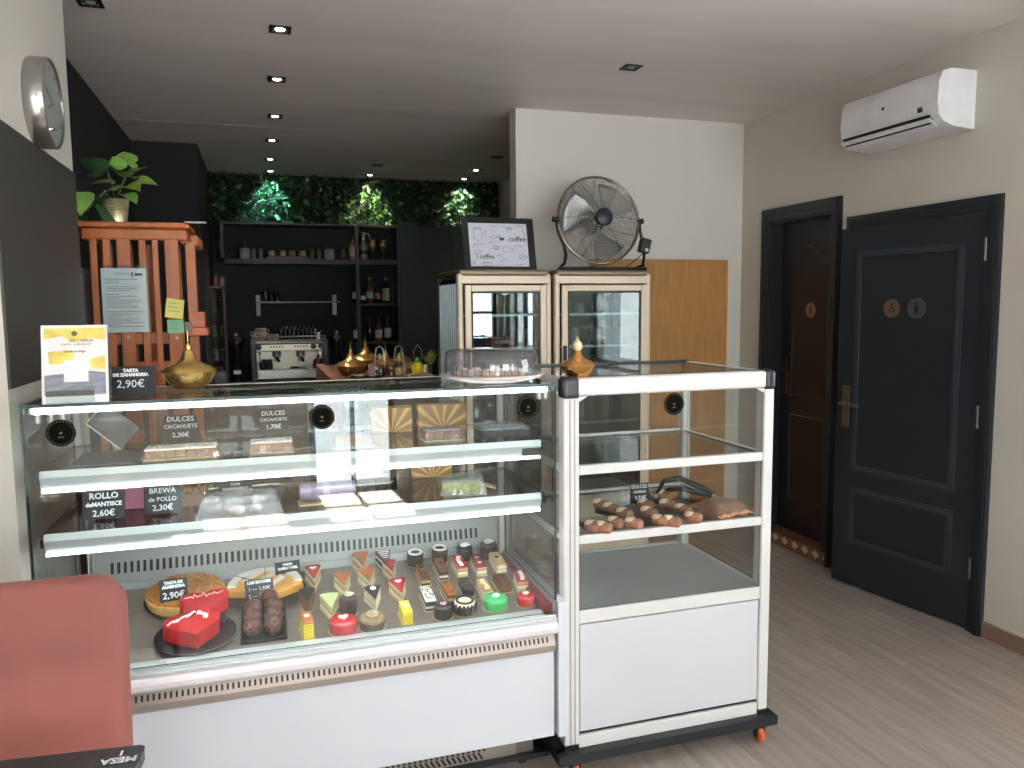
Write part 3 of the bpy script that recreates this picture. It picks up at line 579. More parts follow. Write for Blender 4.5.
a=ony(406,373,4.70); b=ony(431,373,4.70); t=thing('serving_board','pale wooden board on the bar counter under the yellow bottle side','board',((a.x+b.x)/2,4.70,ZB)); L().box(a.x,b.x,4.66,4.76,ZB,ZB+.016).build('board',M('pale_board',(178,142,122),.5,0,.1,10),t,bevel=.003); L().box(a.x+.02,b.x-.02,4.658,4.66,ZB+.005,ZB+.011).build('edge_line',wood,t)
q=ony(431,370,4.85); t=thing('small_plant','small bright green plant in a dark pot by the fridge','plant',(q.x,4.85,ZB)); L().lathe([(.03,0),(.04,.06),(.036,.06),(.034,.05)],16).build('pot',blackpl,t,world=False)
f=L()
for i in range(60):
    m=T(0,0,.05)@RZ(random.uniform(0,6.28))@RX(random.uniform(-1.0,.1)); l_=random.uniform(.05,.12); f.add([(0,0,0),(.008,0,l_*.6),(0,0,l_),(-.008,0,l_*.6)],[(0,1,2,3)],False,m)
f.build('foliage',M('fresh_leaves',(140,160,84),.5,0,.3,20),t,world=False)
# ------------------------------------------------------------------ LONG PASTRY COUNTER
def pane(name,parent,*b,mat=None): return L().box(*b,side=1).build(name,[mat or gl,gedge],parent)
XL,XR,YF,YR=-.582,.834,2.200,2.76
pc=thing('pastry_counter','long glass-fronted refrigerated pastry counter with white base','display counter',(.126,2.5,0))
L().box(XL-.0,XR-.004,2.212,2.25,.165,.447).build('front_panel',white,pc,bevel=.003)
L().box(XL,XR,2.25,YR,.16,.56).build('insulated_body',M('white_shell',(205,206,208),.5),pc)
# punched metal strip
st=L()
A=(2.200,.503);Bq=(2.214,.449)
st.add([(XL,2.216,.503),(XR-.004,2.216,.503),(XR-.004,2.198,.470),(XL,2.198,.470),(XL,2.200,.449),(XR-.004,2.200,.449)],[(3,2,1,0),(4,5,2,3)])
st.box(XL,XR-.004,2.217,2.25,.449,.505)
st.build('punched_strip',M('beige_metal_strip',(168,158,152),.38,.6,.04,4),pc)
hs=L(); nh=96
for i in range(nh):
    x=XL+.02+(XR-XL-.05)*i/(nh-1); f0,f1=.28,.72
    y0=2.216+(2.198-2.216)*f0; z0_=.503+(.470-.503)*f0; y1=2.216+(2.198-2.216)*f1; z1_=.503+(.470-.503)*f1
    hs.add([(x-.0028,y0-.0006,z0_),(x+.0028,y0-.0006,z0_),(x+.0028,y1-.0006,z1_),(x-.0028,y1-.0006,z1_)],[(3,2,1,0)])
hs.build('vent_holes',slotmat,pc)
# rounded white bumper and stepped aluminium sill
pr=[(2.214,.507),(2.188,.510),(2.176,.520),(2.174,.535),(2.180,.548),(2.196,.553),(2.214,.553)]
L().prism(pr,XR-.004-XL,T(XL,0,0)@Matrix(((0,0,1,0),(1,0,0,0),(0,1,0,0),(0,0,0,1)))).build('bumper_rail',M('bumper_white',(226,220,224),.35),pc,bevel=.002)
for k,(a,b,c,d) in enumerate(((2.186,2.206,.553,.562),(2.194,2.214,.562,.569),(2.206,2.242,.556,.574))):
    L().box(XL,XR-.004,a,b,c,d).build('sill_rail',M('pale_sill',(206,212,213),.35,.4,.03,4),pc,bevel=.0015)
# deck (slopes up to the back) and back duct plate
def dz(y): return .568+.124*(y-2.24)
sl=math.atan(.124)
def ondeck(px,py):
    d=ray(px,py); # z0+t dz = .568+.064*(y-2.24)
    t_=(.568-.124*2.24-H)/(d.z-.124*d.y); return Vector((0,0,H))+d*t_
L().add([(XL+.03,2.242,.566),(XR-.04,2.242,.566),(XR-.04,2.70,dz(2.70)),(XL+.03,2.70,dz(2.70)),(XL+.03,2.242,.56),(XR-.04,2.242,.56),(XR-.04,2.70,.56),(XL+.03,2.70,.56)],[(0,1,2,3),(7,6,5,4),(0,4,5,1),(1,5,6,2),(2,6,7,3),(3,7,4,0)]).build('deck_plate',decksteel,pc)
L().box(XL+.03,XR-.04,2.70,2.712,dz(2.7),.650).build('deck_back_rail',M('pale_rail',(190,198,200),.4,.4),pc)
L().add([(XL+.03,2.715,.645),(XR-.04,2.715,.645),(XR-.04,2.755,.80),(XL+.03,2.755,.80),(XL+.03,2.735,.645),(XR-.04,2.735,.645),(XR-.04,2.775,.80),(XL+.03,2.775,.80)],[(0,1,2,3),(7,6,5,4),(3,2,6,7),(0,3,7,4),(1,5,6,2)]).build('back_duct_plate',M('duct_steel',(150,150,148),.5,.3,.06,4),pc)
def duct(x,z,w,h):
    y=lambda z_:2.715+.04*(z_-.645)/.155-.0008
    return [(x-w,y(z-h),z-h),(x+w,y(z-h),z-h),(x+w,y(z+h),z+h),(x-w,y(z+h),z+h)]
sl1=L(); sl2=L()
for i in range(64): sl1.add(duct(XL+.09+i*.0192,.692,.0045,.017),[(0,1,2,3)])
for i in range(90): sl2.add(duct(XL+.06+i*.0142,.762,.0035,.003),[(0,1,2,3)])
sl1.build('duct_slots',slotmat,pc); sl2.build('duct_perforations',slotmat,pc)
L().box(XR-.13,XR-.075,2.722,2.727,.745,.775).build('thermometer',M('thermo_grey',(110,118,124),.3,.2),pc,bevel=.001)
# red liners and grey top rails at both ends
for s_,xx in ((1,XR),(-1,XL)):
    a,b=(xx-.04,xx-.012) if s_>0 else (xx+.012,xx+.03)
    L().box(a,b,2.206,YR,.545,.60 if s_>0 else .585).build('end_liner',red,pc)
    L().box(min(xx-.012*s_,xx),max(xx-.012*s_,xx),2.206,YR,.56,.612).build('end_rail',M('grey_end_rail',(150,158,160),.4,.5),pc)
    c0,c1=(xx+.003,xx+.034) if s_>0 else (xx-.032,xx-.003)
    L().box(c0,c1,2.196,YR+.02,.165,.605).build('end_cheek',white,pc,bevel=.004)
L().box(XL,XL+.018,2.735,2.76,.60,1.0).build('end_liner',red,pc)
# rear uprights and frame
for xx in (XL+.004,XR-.024): L().box(xx,xx+.02,2.735,2.757,.60,1.262).build('rear_post',whitepl,pc,bevel=.002)
L().box(XL,XR,2.735,2.757,1.25,1.272).build('rear_rail',M('cream_rail',(224,216,200),.4),pc,bevel=.003)
for a,b,y in ((XL+.03,XL+.74,2.742),(XL+.70,XR-.03,2.75)): pane('sliding_door',pc,a,b,y,y+.004,.81,1.25)
# glass
pane('front_glass',pc,XL,XR,YF,YF+.006,.574,1.277,mat=glf)
pane('top_glass',pc,XL,XR,YF,2.56,1.279,1.287)
L().box(XL,XR,2.56,2.585,1.268,1.288).build('rear_rail',M('cream_rail',(224,216,200),.4),pc,bevel=.003)
pane('side_glass',pc,XL,XL+.006,YF+.007,YR-.03,.612,1.277); pane('side_glass',pc,XR-.006,XR,YF+.007,YR-.03,.612,1.277)
L().box(XL+.02,XR-.02,2.222,2.240,1.262,1.274).build('top_led_strip',ledm,pc)
L().box(XL+.01,XR-.01,2.240,2.262,1.258,1.276).build('led_housing',alu,pc)
for xx in (XL+.035,XL+.065,XL+.09,XR-.05,XR-.03): L().lathe([(.009,0),(.009,.02)],12,T(xx,2.215,1.24)).build('glass_clip',steel,pc)
# two shelves, each a glass plate with a pale slanted lip and a light strip
lip=M('pale_lip',(200,204,206),.4,.3,.03,4)
for z,nm in ((1.105,'upper'),(.938,'lower')):
    pane('shelf_glass',pc,XL+.012,XR-.015,2.262,2.68,z-.006,z)
    pr=[(2.256,z+.003),(2.250,z-.014),(2.262,z-.046),(2.28,z-.05),(2.30,z-.006),(2.30,z-.0062),(2.262,z+.003)]
    L().prism(pr,XR-XL-.05,T(XL+.02,0,0)@Matrix(((0,0,1,0),(1,0,0,0),(0,1,0,0),(0,0,0,1)))).build('shelf_lip',lip,pc)
    L().box(XL+.022,XR-.032,2.256,2.264,z-.055,z-.0475).build('led_strip',ledm,pc)
    for xx in (XL+.012,XR-.022): L().box(xx,xx+.008,2.25,2.66,z-.03,z-.007).build('shelf_bracket',M('dark_bracket',(46,50,54),.4,.5),pc)
L().box(XR-.09,XR-.03,2.252,2.262,1.062,1.085).build('shelf_label_holder',blackpl,pc)
# round black stickers on the glass
def sticker(parent,px,py,Y,r=.034):
    q=ony(px,py,Y); o=L().lathe([(r,0),(r,.0012)],36,T(q.x,Y-.0005,q.z)@RX(PI/2)).build('round_sticker',M('black_sticker',(12,12,11),.95,spec=.05),parent)
    g=L()
    for i in range(26):
        a=i*2*PI/26; g.box(-.0014,.0014,r*.82,r*.9,0,.0006,T(q.x,Y-.0017,q.z)@RX(PI/2)@RZ(a))
    g.lathe([(r*.10,0),(r*.10,.0006)],10,T(q.x,Y-.0017,q.z)@RX(PI/2))
    for i in range(5): g.box(-.006+i*.0026,-.0045+i*.0026,-.012,-.009,0,.0006,T(q.x,Y-.0017,q.z)@RX(PI/2))
    g.build('sticker_print',M('gold_print',(92,80,44),.5),o)
for px,py in ((61,433),(322,417),(528,407)): sticker(pc,px,py,YF-.0015)
# machine compartment below
L().box(XL+.02,XR-.09,2.345,2.36,.045,.165).build('grille_plate',M('grille_metal',(150,142,134),.4,.6,.06,5),pc)
gs=L()
for r_ in range(3):
    for i in range(40):
        x=XL+.52+i*.0175+(r_%2)*.009; z=.062+r_*.026
        if x<XR-.15: gs.add([(x-.010,2.3445,z+.011),(x-.0035,2.3445,z+.013),(x+.010,2.3445,z-.009),(x+.0035,2.3445,z-.013)],[(0,3,2,1)])
gs.build('grille_slots',slotmat,pc)
L().box(XR-.09,XR-.03,2.35,2.36,.045,.165).build('grille_end_post',M('post_metal',(120,112,104),.4,.6),pc)
L().box(XL+.0,XR+.02,2.33,2.75,.028,.045).build('base_frame',blackfr,pc)
for xx in (XL+.08,XR-.06):
    for yy in (2.38,2.70): L().lathe([(.02,0),(.022,.028)],14,T(xx,yy,0)).build('levelling_foot',blackpl,pc)
# ------------------------------------------------------------------ SMALL GLASS CABINET
SL,SR,SF,SB=.873,1.634,2.235,2.82
sc=thing('display_cabinet','tall white-framed glass display cabinet on black wheeled frame','display cabinet',(1.25,2.53,0))
def post(x0,x1,y0,y1,nm='corner_post'):
    m=L().box(x0,x1,y0,y1,.105,1.235); return m.build(nm,whitepl,sc,bevel=.006,seg=3)
post(SL,SL+.052,SF,SF+.05); post(SR-.038,SR,SF,SF+.05); post(SL,SL+.03,SB-.04,SB); post(SR-.034,SR,SB-.04,SB)
L().box(SL+.018,SL+.022,SF-.002,SF+.001,.11,1.23).box(SL+.034,SL+.037,SF-.002,SF+.001,.11,1.23).build('post_groove',M('groove_grey',(150,150,148),.5),sc)
for x0_,x1_,y0_,y1_ in ((SL+.045,SR-.035,SF-.004,SF+.036),(SL+.03,SR-.03,SB-.03,SB)):
    L().box(x0_,x1_,y0_,y1_,1.240,1.296).build('top_beam',whitepl,sc,bevel=.008,seg=3)
for x0_,x1_ in ((SL,SL+.03),(SR-.03,SR)): L().box(x0_,x1_,SF+.045,SB-.035,1.246,1.294).build('top_beam',whitepl,sc,bevel=.008,seg=3)
L().box(SL+.05,SR-.035,SF+.036,SF+.046,1.286,1.297).build('beam_gasket',blackpl,sc); L().box(SL+.03,SR-.03,SB-.034,SB-.03,1.29,1.299).build('beam_gasket',blackpl,sc)
for x0_,x1_ in ((SL-.004,SL+.054),(SR-.04,SR+.004)):
    for y0_,y1_ in ((SF-.006,SF+.05),(SB-.045,SB+.004)): L().box(x0_,x1_,y0_,y1_,1.232,1.300).build('corner_cap',M('dark_corner_cap',(20,22,34),.3,0,.05,4,coat=.3),sc,bevel=.014,seg=4)
pane('top_glass',sc,SL+.03,SR-.03,SF+.04,SB-.035,1.286,1.292)
zs_=[(.990,1.020),(.767,.796),(.507,.550)]
for z0_,z1_ in zs_:
    L().box(SL+.052,SR-.038,SF+.004,SF+.03,z0_,z1_).build('front_rail',whitepl,sc,bevel=.003)
    L().box(SL+.03,SR-.034,SB-.03,SB-.005,z0_+.006,z1_).build('rear_rail',whitepl,sc,bevel=.003)
    for xx in (SL+.004,SR-.026): L().box(xx,xx+.02,SF+.05,SB-.04,z0_+.008,z1_-.004).build('side_rail',whitepl,sc,bevel=.002)
for z in (1.014,.790): pane('shelf_glass',sc,SL+.028,SR-.028,SF+.032,SB-.032,z-.006,z)
L().box(SL+.028,SR-.028,SF+.032,SB-.032,.535,.547).build('floor_tray',M('tray_grey_white',(188,190,194),.35,.25,.04,3),sc)
for a,b in ((.552,.765),(.798,.988),(1.022,1.238)):
    pane('front_glass',sc,SL+.052,SR-.038,SF+.012,SF+.016,a,b)
    pane('side_glass',sc,SR-.014,SR-.010,SF+.05,SB-.04,a,b)
    pane('side_glass',sc,SL+.010,SL+.014,SF+.05,SB-.04,a,b)
for sx,xx in ((1,SL+.052),(-1,SR-.038)): L().add([(xx,SF+.005,1.238),(xx+sx*.03,SF+.005,1.238),(xx,SF+.005,1.222),(xx,SF+.010,1.238),(xx+sx*.03,SF+.010,1.238),(xx,SF+.010,1.222)],[(0,1,2),(5,4,3),(0,2,5,3),(1,4,5,2)]).build('corner_gusset',whitepl,sc)
L().box(SL+.055,SR-.041,SF+.006,SF+.020,.145,.503).build('lower_panel',M('white_panel',(198,199,205),.4,0,.01,3),sc,bevel=.002)
L().box(SL+.052,SR-.038,SF+.012,SF+.022,.135,.146).build('panel_gap',blackpl,sc)
L().box(SR-.02,SR-.008,SF+.05,SB-.04,.145,.51).box(SL+.008,SL+.02,SF+.05,SB-.04,.145,.51).build('lower_side_panel',M('white_panel',(223,223,225),.4,0,.01,3),sc)
L().box(SL+.05,SR-.04,SF+.002,SF+.03,.092,.134).build('bottom_rail',whitepl,sc,bevel=.003)
fr=L(); 
for a in ((SL-.03,SR+.022,SF-.03,SF+.02,.060,.092),(SL-.03,SR+.022,SB-.02,SB+.03,.060,.092),(SL-.03,SL+.02,SF,SB,.060,.092),(SR-.028,SR+.022,SF,SB,.060,.092)): fr.box(*a)
fr.build('wheeled_frame',blackfr,sc)
for xx in (SL+.0,SR-.036):
    for yy in (SF-.004,SB): L().box(xx,xx+.04,yy,yy+.045,.088,.108).build('frame_socket',blackpl,sc)
orw=M('orange_wheel',(196,92,40),.45,0,.1,20)
for xx in (SL+.03,SR-.040):
    for yy in (SF-.012,SB-.03):
        w_=L().lathe([(.006,-.009),(.024,-.009),(.027,-.006),(.027,.006),(.024,.009),(.006,.009)],22,T(xx,yy,.028)@RY(PI/2)).build('caster_wheel',orw,sc)
        L().box(xx+.012,xx+.016,yy-.012,yy+.012,.02,.058).box(xx-.016,xx-.012,yy-.012,yy+.012,.02,.058).box(xx-.018,xx+.018,yy-.016,yy+.018,.055,.060).build('caster_fork',blackfr,w_)
sticker(sc,674,404,SF+.010,.036)
# ------------------------------------------------------------------ PRICE CARDS
def card(loc,w,h,lines,label,rz=0,tilt=.25,group=None,base=0):
    """small leaning slate: trapezoid board on a folded foot; lines = (text,size,y,bold)"""
    t=thing('price_card',label,'price card',loc,rz,group=group)
    m=RX(-tilt)
    L().add([(-w/2-base,0,0),(w/2+base,0,0),(w/2,0,h),(-w/2,0,h),(-w/2-base,.003,0),(w/2+base,.003,0),(w/2,.003,h),(-w/2,.003,h)],[(0,1,2,3),(7,6,5,4),(0,4,5,1),(2,6,7,3),(0,3,7,4),(1,5,6,2)],False,m).build('board',slate,t,world=False)
    L().add([(-w*.18,.002,h*.8),(w*.18,.002,h*.8),(w*.18,.03+h*.15,0),(-w*.18,.03+h*.15,0),(-w*.18,.004,h*.8),(w*.18,.004,h*.8),(w*.18,.032+h*.15,0),(-w*.18,.032+h*.15,0)],[(0,1,2,3),(7,6,5,4),(0,4,5,1),(1,5,6,2),(2,6,7,3),(3,7,4,0)],False,T(0,h*.8*math.sin(tilt)*.9,-0)).build('foot',slate,t,world=False)
    for s_,sz,y,b in lines:
        text(s_,sz,chalk,t,m@T(0,-.0008,y)@UP,.0004,'chalk_lettering',b)
    return t
def shelfpt(px,py,z): return onz(px,py,z)
q=onz(131,397,1.287)
card(onz(131,395,1.287),.125,.080,[('TARTA',.012,.068,.0008),('DE ZANAHORIA',.012,.056,.0008),('2,90€',.030,.030,0)],'black slate price card reading 2,90€ on the counter top beside the yellow leaflet')
card(onz(181,442,1.107)+Vector((0,.0,0)),.090,.085,[('DULCES',.022,.072,.0003),('CACAHUETE',.017,.049,.0002),('2,30€',.021,.022,.0003)],'slate card DULCES CACAHUETE 2,30€ leaning over the leftmost sweets pack, upper shelf',base=.018,group=None)
card(onz(274,433,1.107),.075,.078,[('DULCES',.021,.066,.0003),('CACAHUETE',.015,.045,.0002),('1,70€',.021,.021,.0003)],'slate card DULCES CACAHUETE 1,70€ behind the second sweets pack on the upper shelf',base=.006)
card(onz(104,519,.94),.108,.078,[('ROLLO',.023,.064,.0007),('deMANTISCE',.016,.041,.0006),('2,60€',.024,.016,.0002)],'slate card ROLLO 2,60€ at the left end of the lower shelf')
card(onz(163,514,.94),.098,.080,[('BREWA',.021,.066,.0),('de POLLO',.017,.042,.0),('2,30€',.023,.018,.0002)],'slate card BREWA de POLLO 2,30€ in front of the pink box, lower shelf')
card(onz(236,500,.94),.095,.075,[('ALMENDRA',.017,.064,.0003),('CON',.012,.048,.0002),('HARINERO',.015,.033,.0002),('4,90€',.015,.016,.0002)],'slate card ALMENDRA behind the silvery bag on the lower shelf')
q=ondeck(176,604); card((q.x+.004,2.492,dz(2.492)+.042),.080,.068,[('TARTA DE',.011,.058,.0009),('ALMENDRA',.012,.046,.0009),('2,90€',.026,.020,.0003)],'slate card TARTA DE ALMENDRA 2,90€ in front of the brown almond tart',rz=.12)
q=ondeck(289,584); card((q.x,q.y,q.z+.004),.080,.070,[('TARTA',.010,.060,.0008),('QUESO Y MIEL',.010,.048,.0008),('2,90€',.026,.022,.0003)],'slate card 2,90€ resting on the right edge of the white and orange tart',rz=.15)
bx0=ondeck(264,625).x-.01; card((bx0,2.505,dz(2.505)),.085,.075,[('LOS ROCHES',.012,.066,.0009),('1 — 1,30€',.015,.046,.0002),('2 — 2,50€',.015,.024,.0002)],'slate card LOS ROCHES with two price lines behind the chocolate balls',rz=.1)
q=onz(641,503,.792); card(q,.072,.072,[('DULCES',.018,.060,.0003),('HARINA',.014,.041,.0002),('3,50€',.020,.019,.0004)],'slate card DULCES 3,50€ among the buns in the tall glass cabinet',base=.008)
# ------------------------------------------------------------------ COUNTER TOP ITEMS
# yellow leaflet in a clear holder
q=onz(76,403,1.287); t=thing('leaflet_stand','yellow and white leaflet with grey waves in a clear acrylic holder','leaflet stand',q)
lw=ony(107,360,q.y).x-ony(39.5,360,q.y).x; lh=ony(75,324,q.y).z-ony(75,403,q.y).z
m=RX(-.18)
pp=L().box(-lw/2,lw/2,0,.0015,0,lh,m).build('leaflet',paper,t,world=False)
def patch(poly,mat,nm,par,y=-.0006,mm=m): return L().add([(a,y,b) for a,b in poly],[tuple(range(len(poly)))],False,mm).build(nm,mat,par,world=False)
yl=M('leaflet_yellow',(222,200,104),.7,0,.25,30); gyw=M('leaflet_grey_waves',(128,132,146),.7,0,.35,25,stretch=(1,1,5))
def R(a,b,c,d): return [(a*lw,c*lh),(b*lw,c*lh),(b*lw,d*lh),(a*lw,d*lh)]
patch([(-.46*lw,.96*lh),(.46*lw,.96*lh),(.46*lw,.80*lh),(.2*lw,.84*lh),(0,.78*lh),(-.2*lw,.86*lh),(-.46*lw,.82*lh)][::-1],yl,'yellow_wash',pp)
patch([(-.40*lw,.66*lh),(-.05*lw,.68*lh),(.0*lw,.60*lh),(-.1*lw,.52*lh),(-.38*lw,.5*lh)][::-1],yl,'yellow_wash',pp)
patch([(.22*lw,.56*lh),(.46*lw,.6*lh),(.46*lw,.42*lh),(.24*lw,.44*lh)][::-1],yl,'yellow_wash',pp)
patch([(-.46*lw,.36*lh),(-.1*lw,.38*lh),(.2*lw,.41*lh),(.46*lw,.38*lh),(.46*lw,.1*lh),(-.46*lw,.1*lh)][::-1],gyw,'grey_waves',pp)
patch(R(-.17,.2,.27,.55),M('blank_white_square',(226,226,232),.7,0,.05,80),'white_square',pp,-.0012)
patch([(.045*lw*math.cos(i*PI/8),.89*lh+.045*lw*math.sin(i*PI/8)) for i in range(16)],M('grey_print2',(98,98,84),.6),'emblem',pp,-.0012)
ink=M('olive_ink',(150,130,60),.7); text('ARTABRIA',.012,ink,pp,m@T(.1*lw,-.001,.80*lh)@UP,.0001,'lettering',.0003); text('CARTA · ALERGENOS',.007,ink,pp,m@T(0.02*lw,-.001,.75*lh)@UP,.0001,'lettering',.0001); text('escanea el código',.007,M('dark_ink',(70,70,64),.7),pp,m@T(0,-.001,.66*lh)@UP,.0001,'lettering',.0002)
L().box(-lw*.42,lw*.30,-.012,-.010,0,.035).box(-lw*.42,lw*.30,-.012,.03,0,.002).build('acrylic_pocket',acr,t,world=False); L().box(-lw*.5-.002,lw*.5+.006,.003,.006,0,lh,m).build('acrylic_back',acr,t,world=False)
patch(R(-.44,.28,.09,.16),M('dark_key_band',(60,58,50),.6,0,.5,60),'dark_band',pp,-.0014)
# brass bowl on counter, copper one on the cabinet
bb=ony(188,372,2.42); brassbowl(onz(190,388,1.287),.86,'lidded brass bowl standing on the left part of the pastry counter top',grp=None,mat=M('gold_brass',(232,196,120),.24,.95,.1,14))
o=brassbowl(onz(579,377,1.297)+Vector((0,.012,-.001)),.64,'lidded copper-gold bowl with pale knob on the tall glass cabinet',grp=None,mat=M('copper_brass',(220,166,102),.24,.95,.1,14))
L().lathe([(.009,.082),(.016,.092),(.015,.104),(.006,.116),(.001,.128)],18).build('pale_knob',M('pale_gold_knob',(206,190,150),.4,.4,.1,60),o,world=False)
# cake dome
q=onz(485,378,1.287); q=Vector((q.x-.012,2.338,1.288)); t=thing('cake_dome','clear plastic cake dome with pale pastries on a round tray, right end of the counter','cake dome',q)
L().lathe([(.03,0),(.10,.002),(.156,.014),(.163,.024),(.159,.026),(.10,.012),(.03,.010)],48).build('tray',M('frosted_tray',(196,186,182),.3,0,.05,5),t,world=False)
dm=glassmat('dome_plastic',(232,232,238),1.3,.10,.06,.05)
L().lathe([(.144,.024),(.146,.055),(.140,.092),(.128,.099),(.001,.102)],48).build('dome',dm,t,world=False)
rb=L()
for i in range(40):
    a=2*PI*i/40; rb.box(-.002,.002,-.1430,-.1410,.028,.055,RZ(a))
rb.build('ribs',dm,t,world=False)
for i,(dx,dy) in enumerate(((-.07,-.03),(-.02,-.05),(.03,-.03),(.07,-.0),(-.04,.03),(.02,.04),(.06,-.06),(-.085,.02))):
    p=thing('pastry','pale round biscuit under the clear cake dome','pastry',q+Vector((dx,dy,.013+(i%2)*.001)),random.uniform(0,3),group='pale biscuits under the cake dome')
    L().lathe([(.022,0),(.026,.008),(.024,.02),(.001,.026)],16,ax=1.2).build('biscuit',M('pale_biscuit',(216,190,160),.6,0,.2,40,.4),p,world=False)
    L().lathe([(.015,.022),(.013,.0275),(.001,.029)],12).build('icing',M('icing_cream',(236,228,214),.5),p,world=False)
# ------------------------------------------------------------------ SHELF CONTENTS
sugar=M('sugared_crust',(150,108,72),.8,0,.35,60,.6); brownie=M('nut_brown_cake',(128,88,54),.75,0,.3,60,.5)
def wrap(mb_w,w,d,h,loc=None):
    """crinkled clear film over a block"""
    vs=[];n=14;k=8
    for j in range(k+1):
        for i in range(n+1):
            u=i/n*2-1; v=j/k*2-1; e=max(abs(u),abs(v)); z=h*(1.12 if e<.75 else (1.02 if e<.9 else .25))+random.uniform(-.004,.006)*(1 if e<.98 else 0)
            if e>.98: z=.001
            vs.append((u*w/2*1.10+random.uniform(-.003,.003),v*d/2*1.10+random.uniform(-.003,.003),z))
    fs=[(j*(n+1)+i,j*(n+1)+i+1,(j+1)*(n+1)+i+1,(j+1)*(n+1)+i) for j in range(k) for i in range(n)]
    return mb_w.add(vs,fs,False)
def sweetpack(loc,w,d,h,nx,ny,mat,top,label,rz=0,trayc=None):
    t=thing('sweets_pack',label,'packed sweets',loc,rz,group='packed sweets on the counter shelves')
    L().box(-w/2-.004,w/2+.004,-d/2-.004,d/2+.004,0,.003).build('card_tray',trayc or M('gold_card',(190,168,130),.45,.2),t,world=False)
    for j in range(ny):
        for i in range(nx):
            x=-w/2+(i+.5)*w/nx; y=-d/2+(j+.5)*d/ny
            L().box(x-w/nx*.46,x+w/nx*.46,y-d/ny*.46,y+d/ny*.46,.003,h+random.uniform(-.003,.002)).build('sweet',[mat],t,world=False,bevel=.003)
    if top: L().box(-w/2,w/2,-d/2,d/2,h-.001,h+.003).build('sugar_topping',top,t,world=False,bevel=.002)
    wrap(L(),w,d,h).build('plastic_wrap',film,t,world=False)
    return t
ZU=1.106; ZL=.939; dust=M('icing_sugar',(222,216,206),.85,0,.2,50,.5)
sweetpack(onz(181,459,ZU)+Vector((0,.035,0)),.185,.08,.028,7,1,sugar,dust,'sugared peanut bars in clear wrap, leftmost pack on the upper shelf')
sweetpack(onz(272,453,ZU)+Vector((0,.035,0)),.115,.075,.030,4,1,M('orange_crust',(170,112,68),.7,0,.2,50,.4),dust,'smooth orange-brown sweets in clear wrap, second pack on the upper shelf')
sweetpack(onz(353,448,ZU)+Vector((0,.035,0)),.11,.08,.034,4,1,brownie,None,'nutty brown bar in clear wrap, third pack on the upper shelf by the middle sticker',rz=.05)
sweetpack(onz(443,441,ZU)+Vector((0,.035,0)),.112,.08,.032,4,1,M('red_brown_crust',(134,82,54),.7,0,.3,60,.4),M('violet_topping',(120,112,128),.6,0,.2,40),'reddish-brown packed bar, rightmost pack on the upper shelf before the black box',rz=.03)
# black lidded tray
q=onz(507,437,ZU)+Vector((0,.055,0)); t=thing('food_container','black takeaway container with clear lid at the right end of the upper shelf','container',q)
L().prism([(-.075,-.05),(.075,-.05),(.082,-.042),(.082,.042),(.075,.05),(-.075,.05),(-.082,.042),(-.082,-.042)],.022).build('black_base',blackpl,t,world=False,bevel=.004)
L().add([(-.082,-.05,.022),(.082,-.05,.022),(.082,.05,.022),(-.082,.05,.022),(-.06,-.034,.042),(.06,-.034,.042),(.06,.034,.042),(-.06,.034,.042)],[(0,1,5,4),(1,2,6,5),(2,3,7,6),(3,0,4,7),(4,5,6,7)]).build('clear_lid',film,t,world=False)
L().box(-.065,.065,-.038,.038,.0225,.026).build('filling',M('pale_filling',(150,170,170),.5,0,.3,40),t,world=False)
# slate serving board and dark tablet leaning behind it
q=onz(92,466,ZU); t=thing('slate_tray','flat dark slate board lying at the left end of the upper shelf','tray',(q.x+.03,q.y+.09,ZU)); L().box(-.085,.085,-.10,.10,0,.006).build('board',M('slate_board',(58,66,76),.35,0,.15,20),t,world=False,bevel=.002)
for a in (-.07,.07):
    L().box(a-.008,a+.008,-.09,.09,-.0005,.0).build('foot_strip',blackpl,t,world=False)
q=ony(115,428,2.62); t=thing('tablet','dark tablet standing on one corner behind the slate board on the upper shelf','tablet',(q.x,2.60,ZU+.0),0)
m=T(0,0,.066)@RX(-.15)@RY(math.radians(42))
L().box(-.062,.062,0,.008,-.042,.042,m).build('body',M('tablet_dark',(44,44,52),.2,.1,.1,6,coat=.5),t,world=False,bevel=.003); L().box(-.064,.064,-.001,.009,-.0445,-.041,m).box(-.064,-.061,-.001,.009,-.044,.044,m).build('silver_edge',steel,t,world=False)
# golden ray cartons behind upper shelf packs
def rays():
    m_=M('gold_ray_carton',(176,136,72),.5,.1); n=m_.node_tree.nodes; l=m_.node_tree.links; b=n['Principled BSDF']
    tc=n.new('ShaderNodeTexCoord'); sp=n.new('ShaderNodeSeparateXYZ'); l.new(tc.outputs['Object'],sp.inputs[0])
    at2=n.new('ShaderNodeMath'); at2.operation='ARCTAN2'; l.new(sp.outputs['X'],at2.inputs[0]); l.new(sp.outputs['Z'],at2.inputs[1])
    mu=n.new('ShaderNodeMath'); mu.operation='MULTIPLY'; mu.inputs[1].default_value=13; l.new(at2.outputs[0],mu.inputs[0])
    si=n.new('ShaderNodeMath'); si.operation='SINE'; l.new(mu.outputs[0],si.inputs[0])
    rp=n.new('ShaderNodeValToRGB'); rp.color_ramp.elements[0].color=lin((150,104,60)); rp.color_ramp.elements[1].color=lin((214,176,104)); l.new(si.outputs[0],rp.inputs[0]); l.new(rp.outputs[0],b.inputs['Base Color']); return m_
rm=rays()
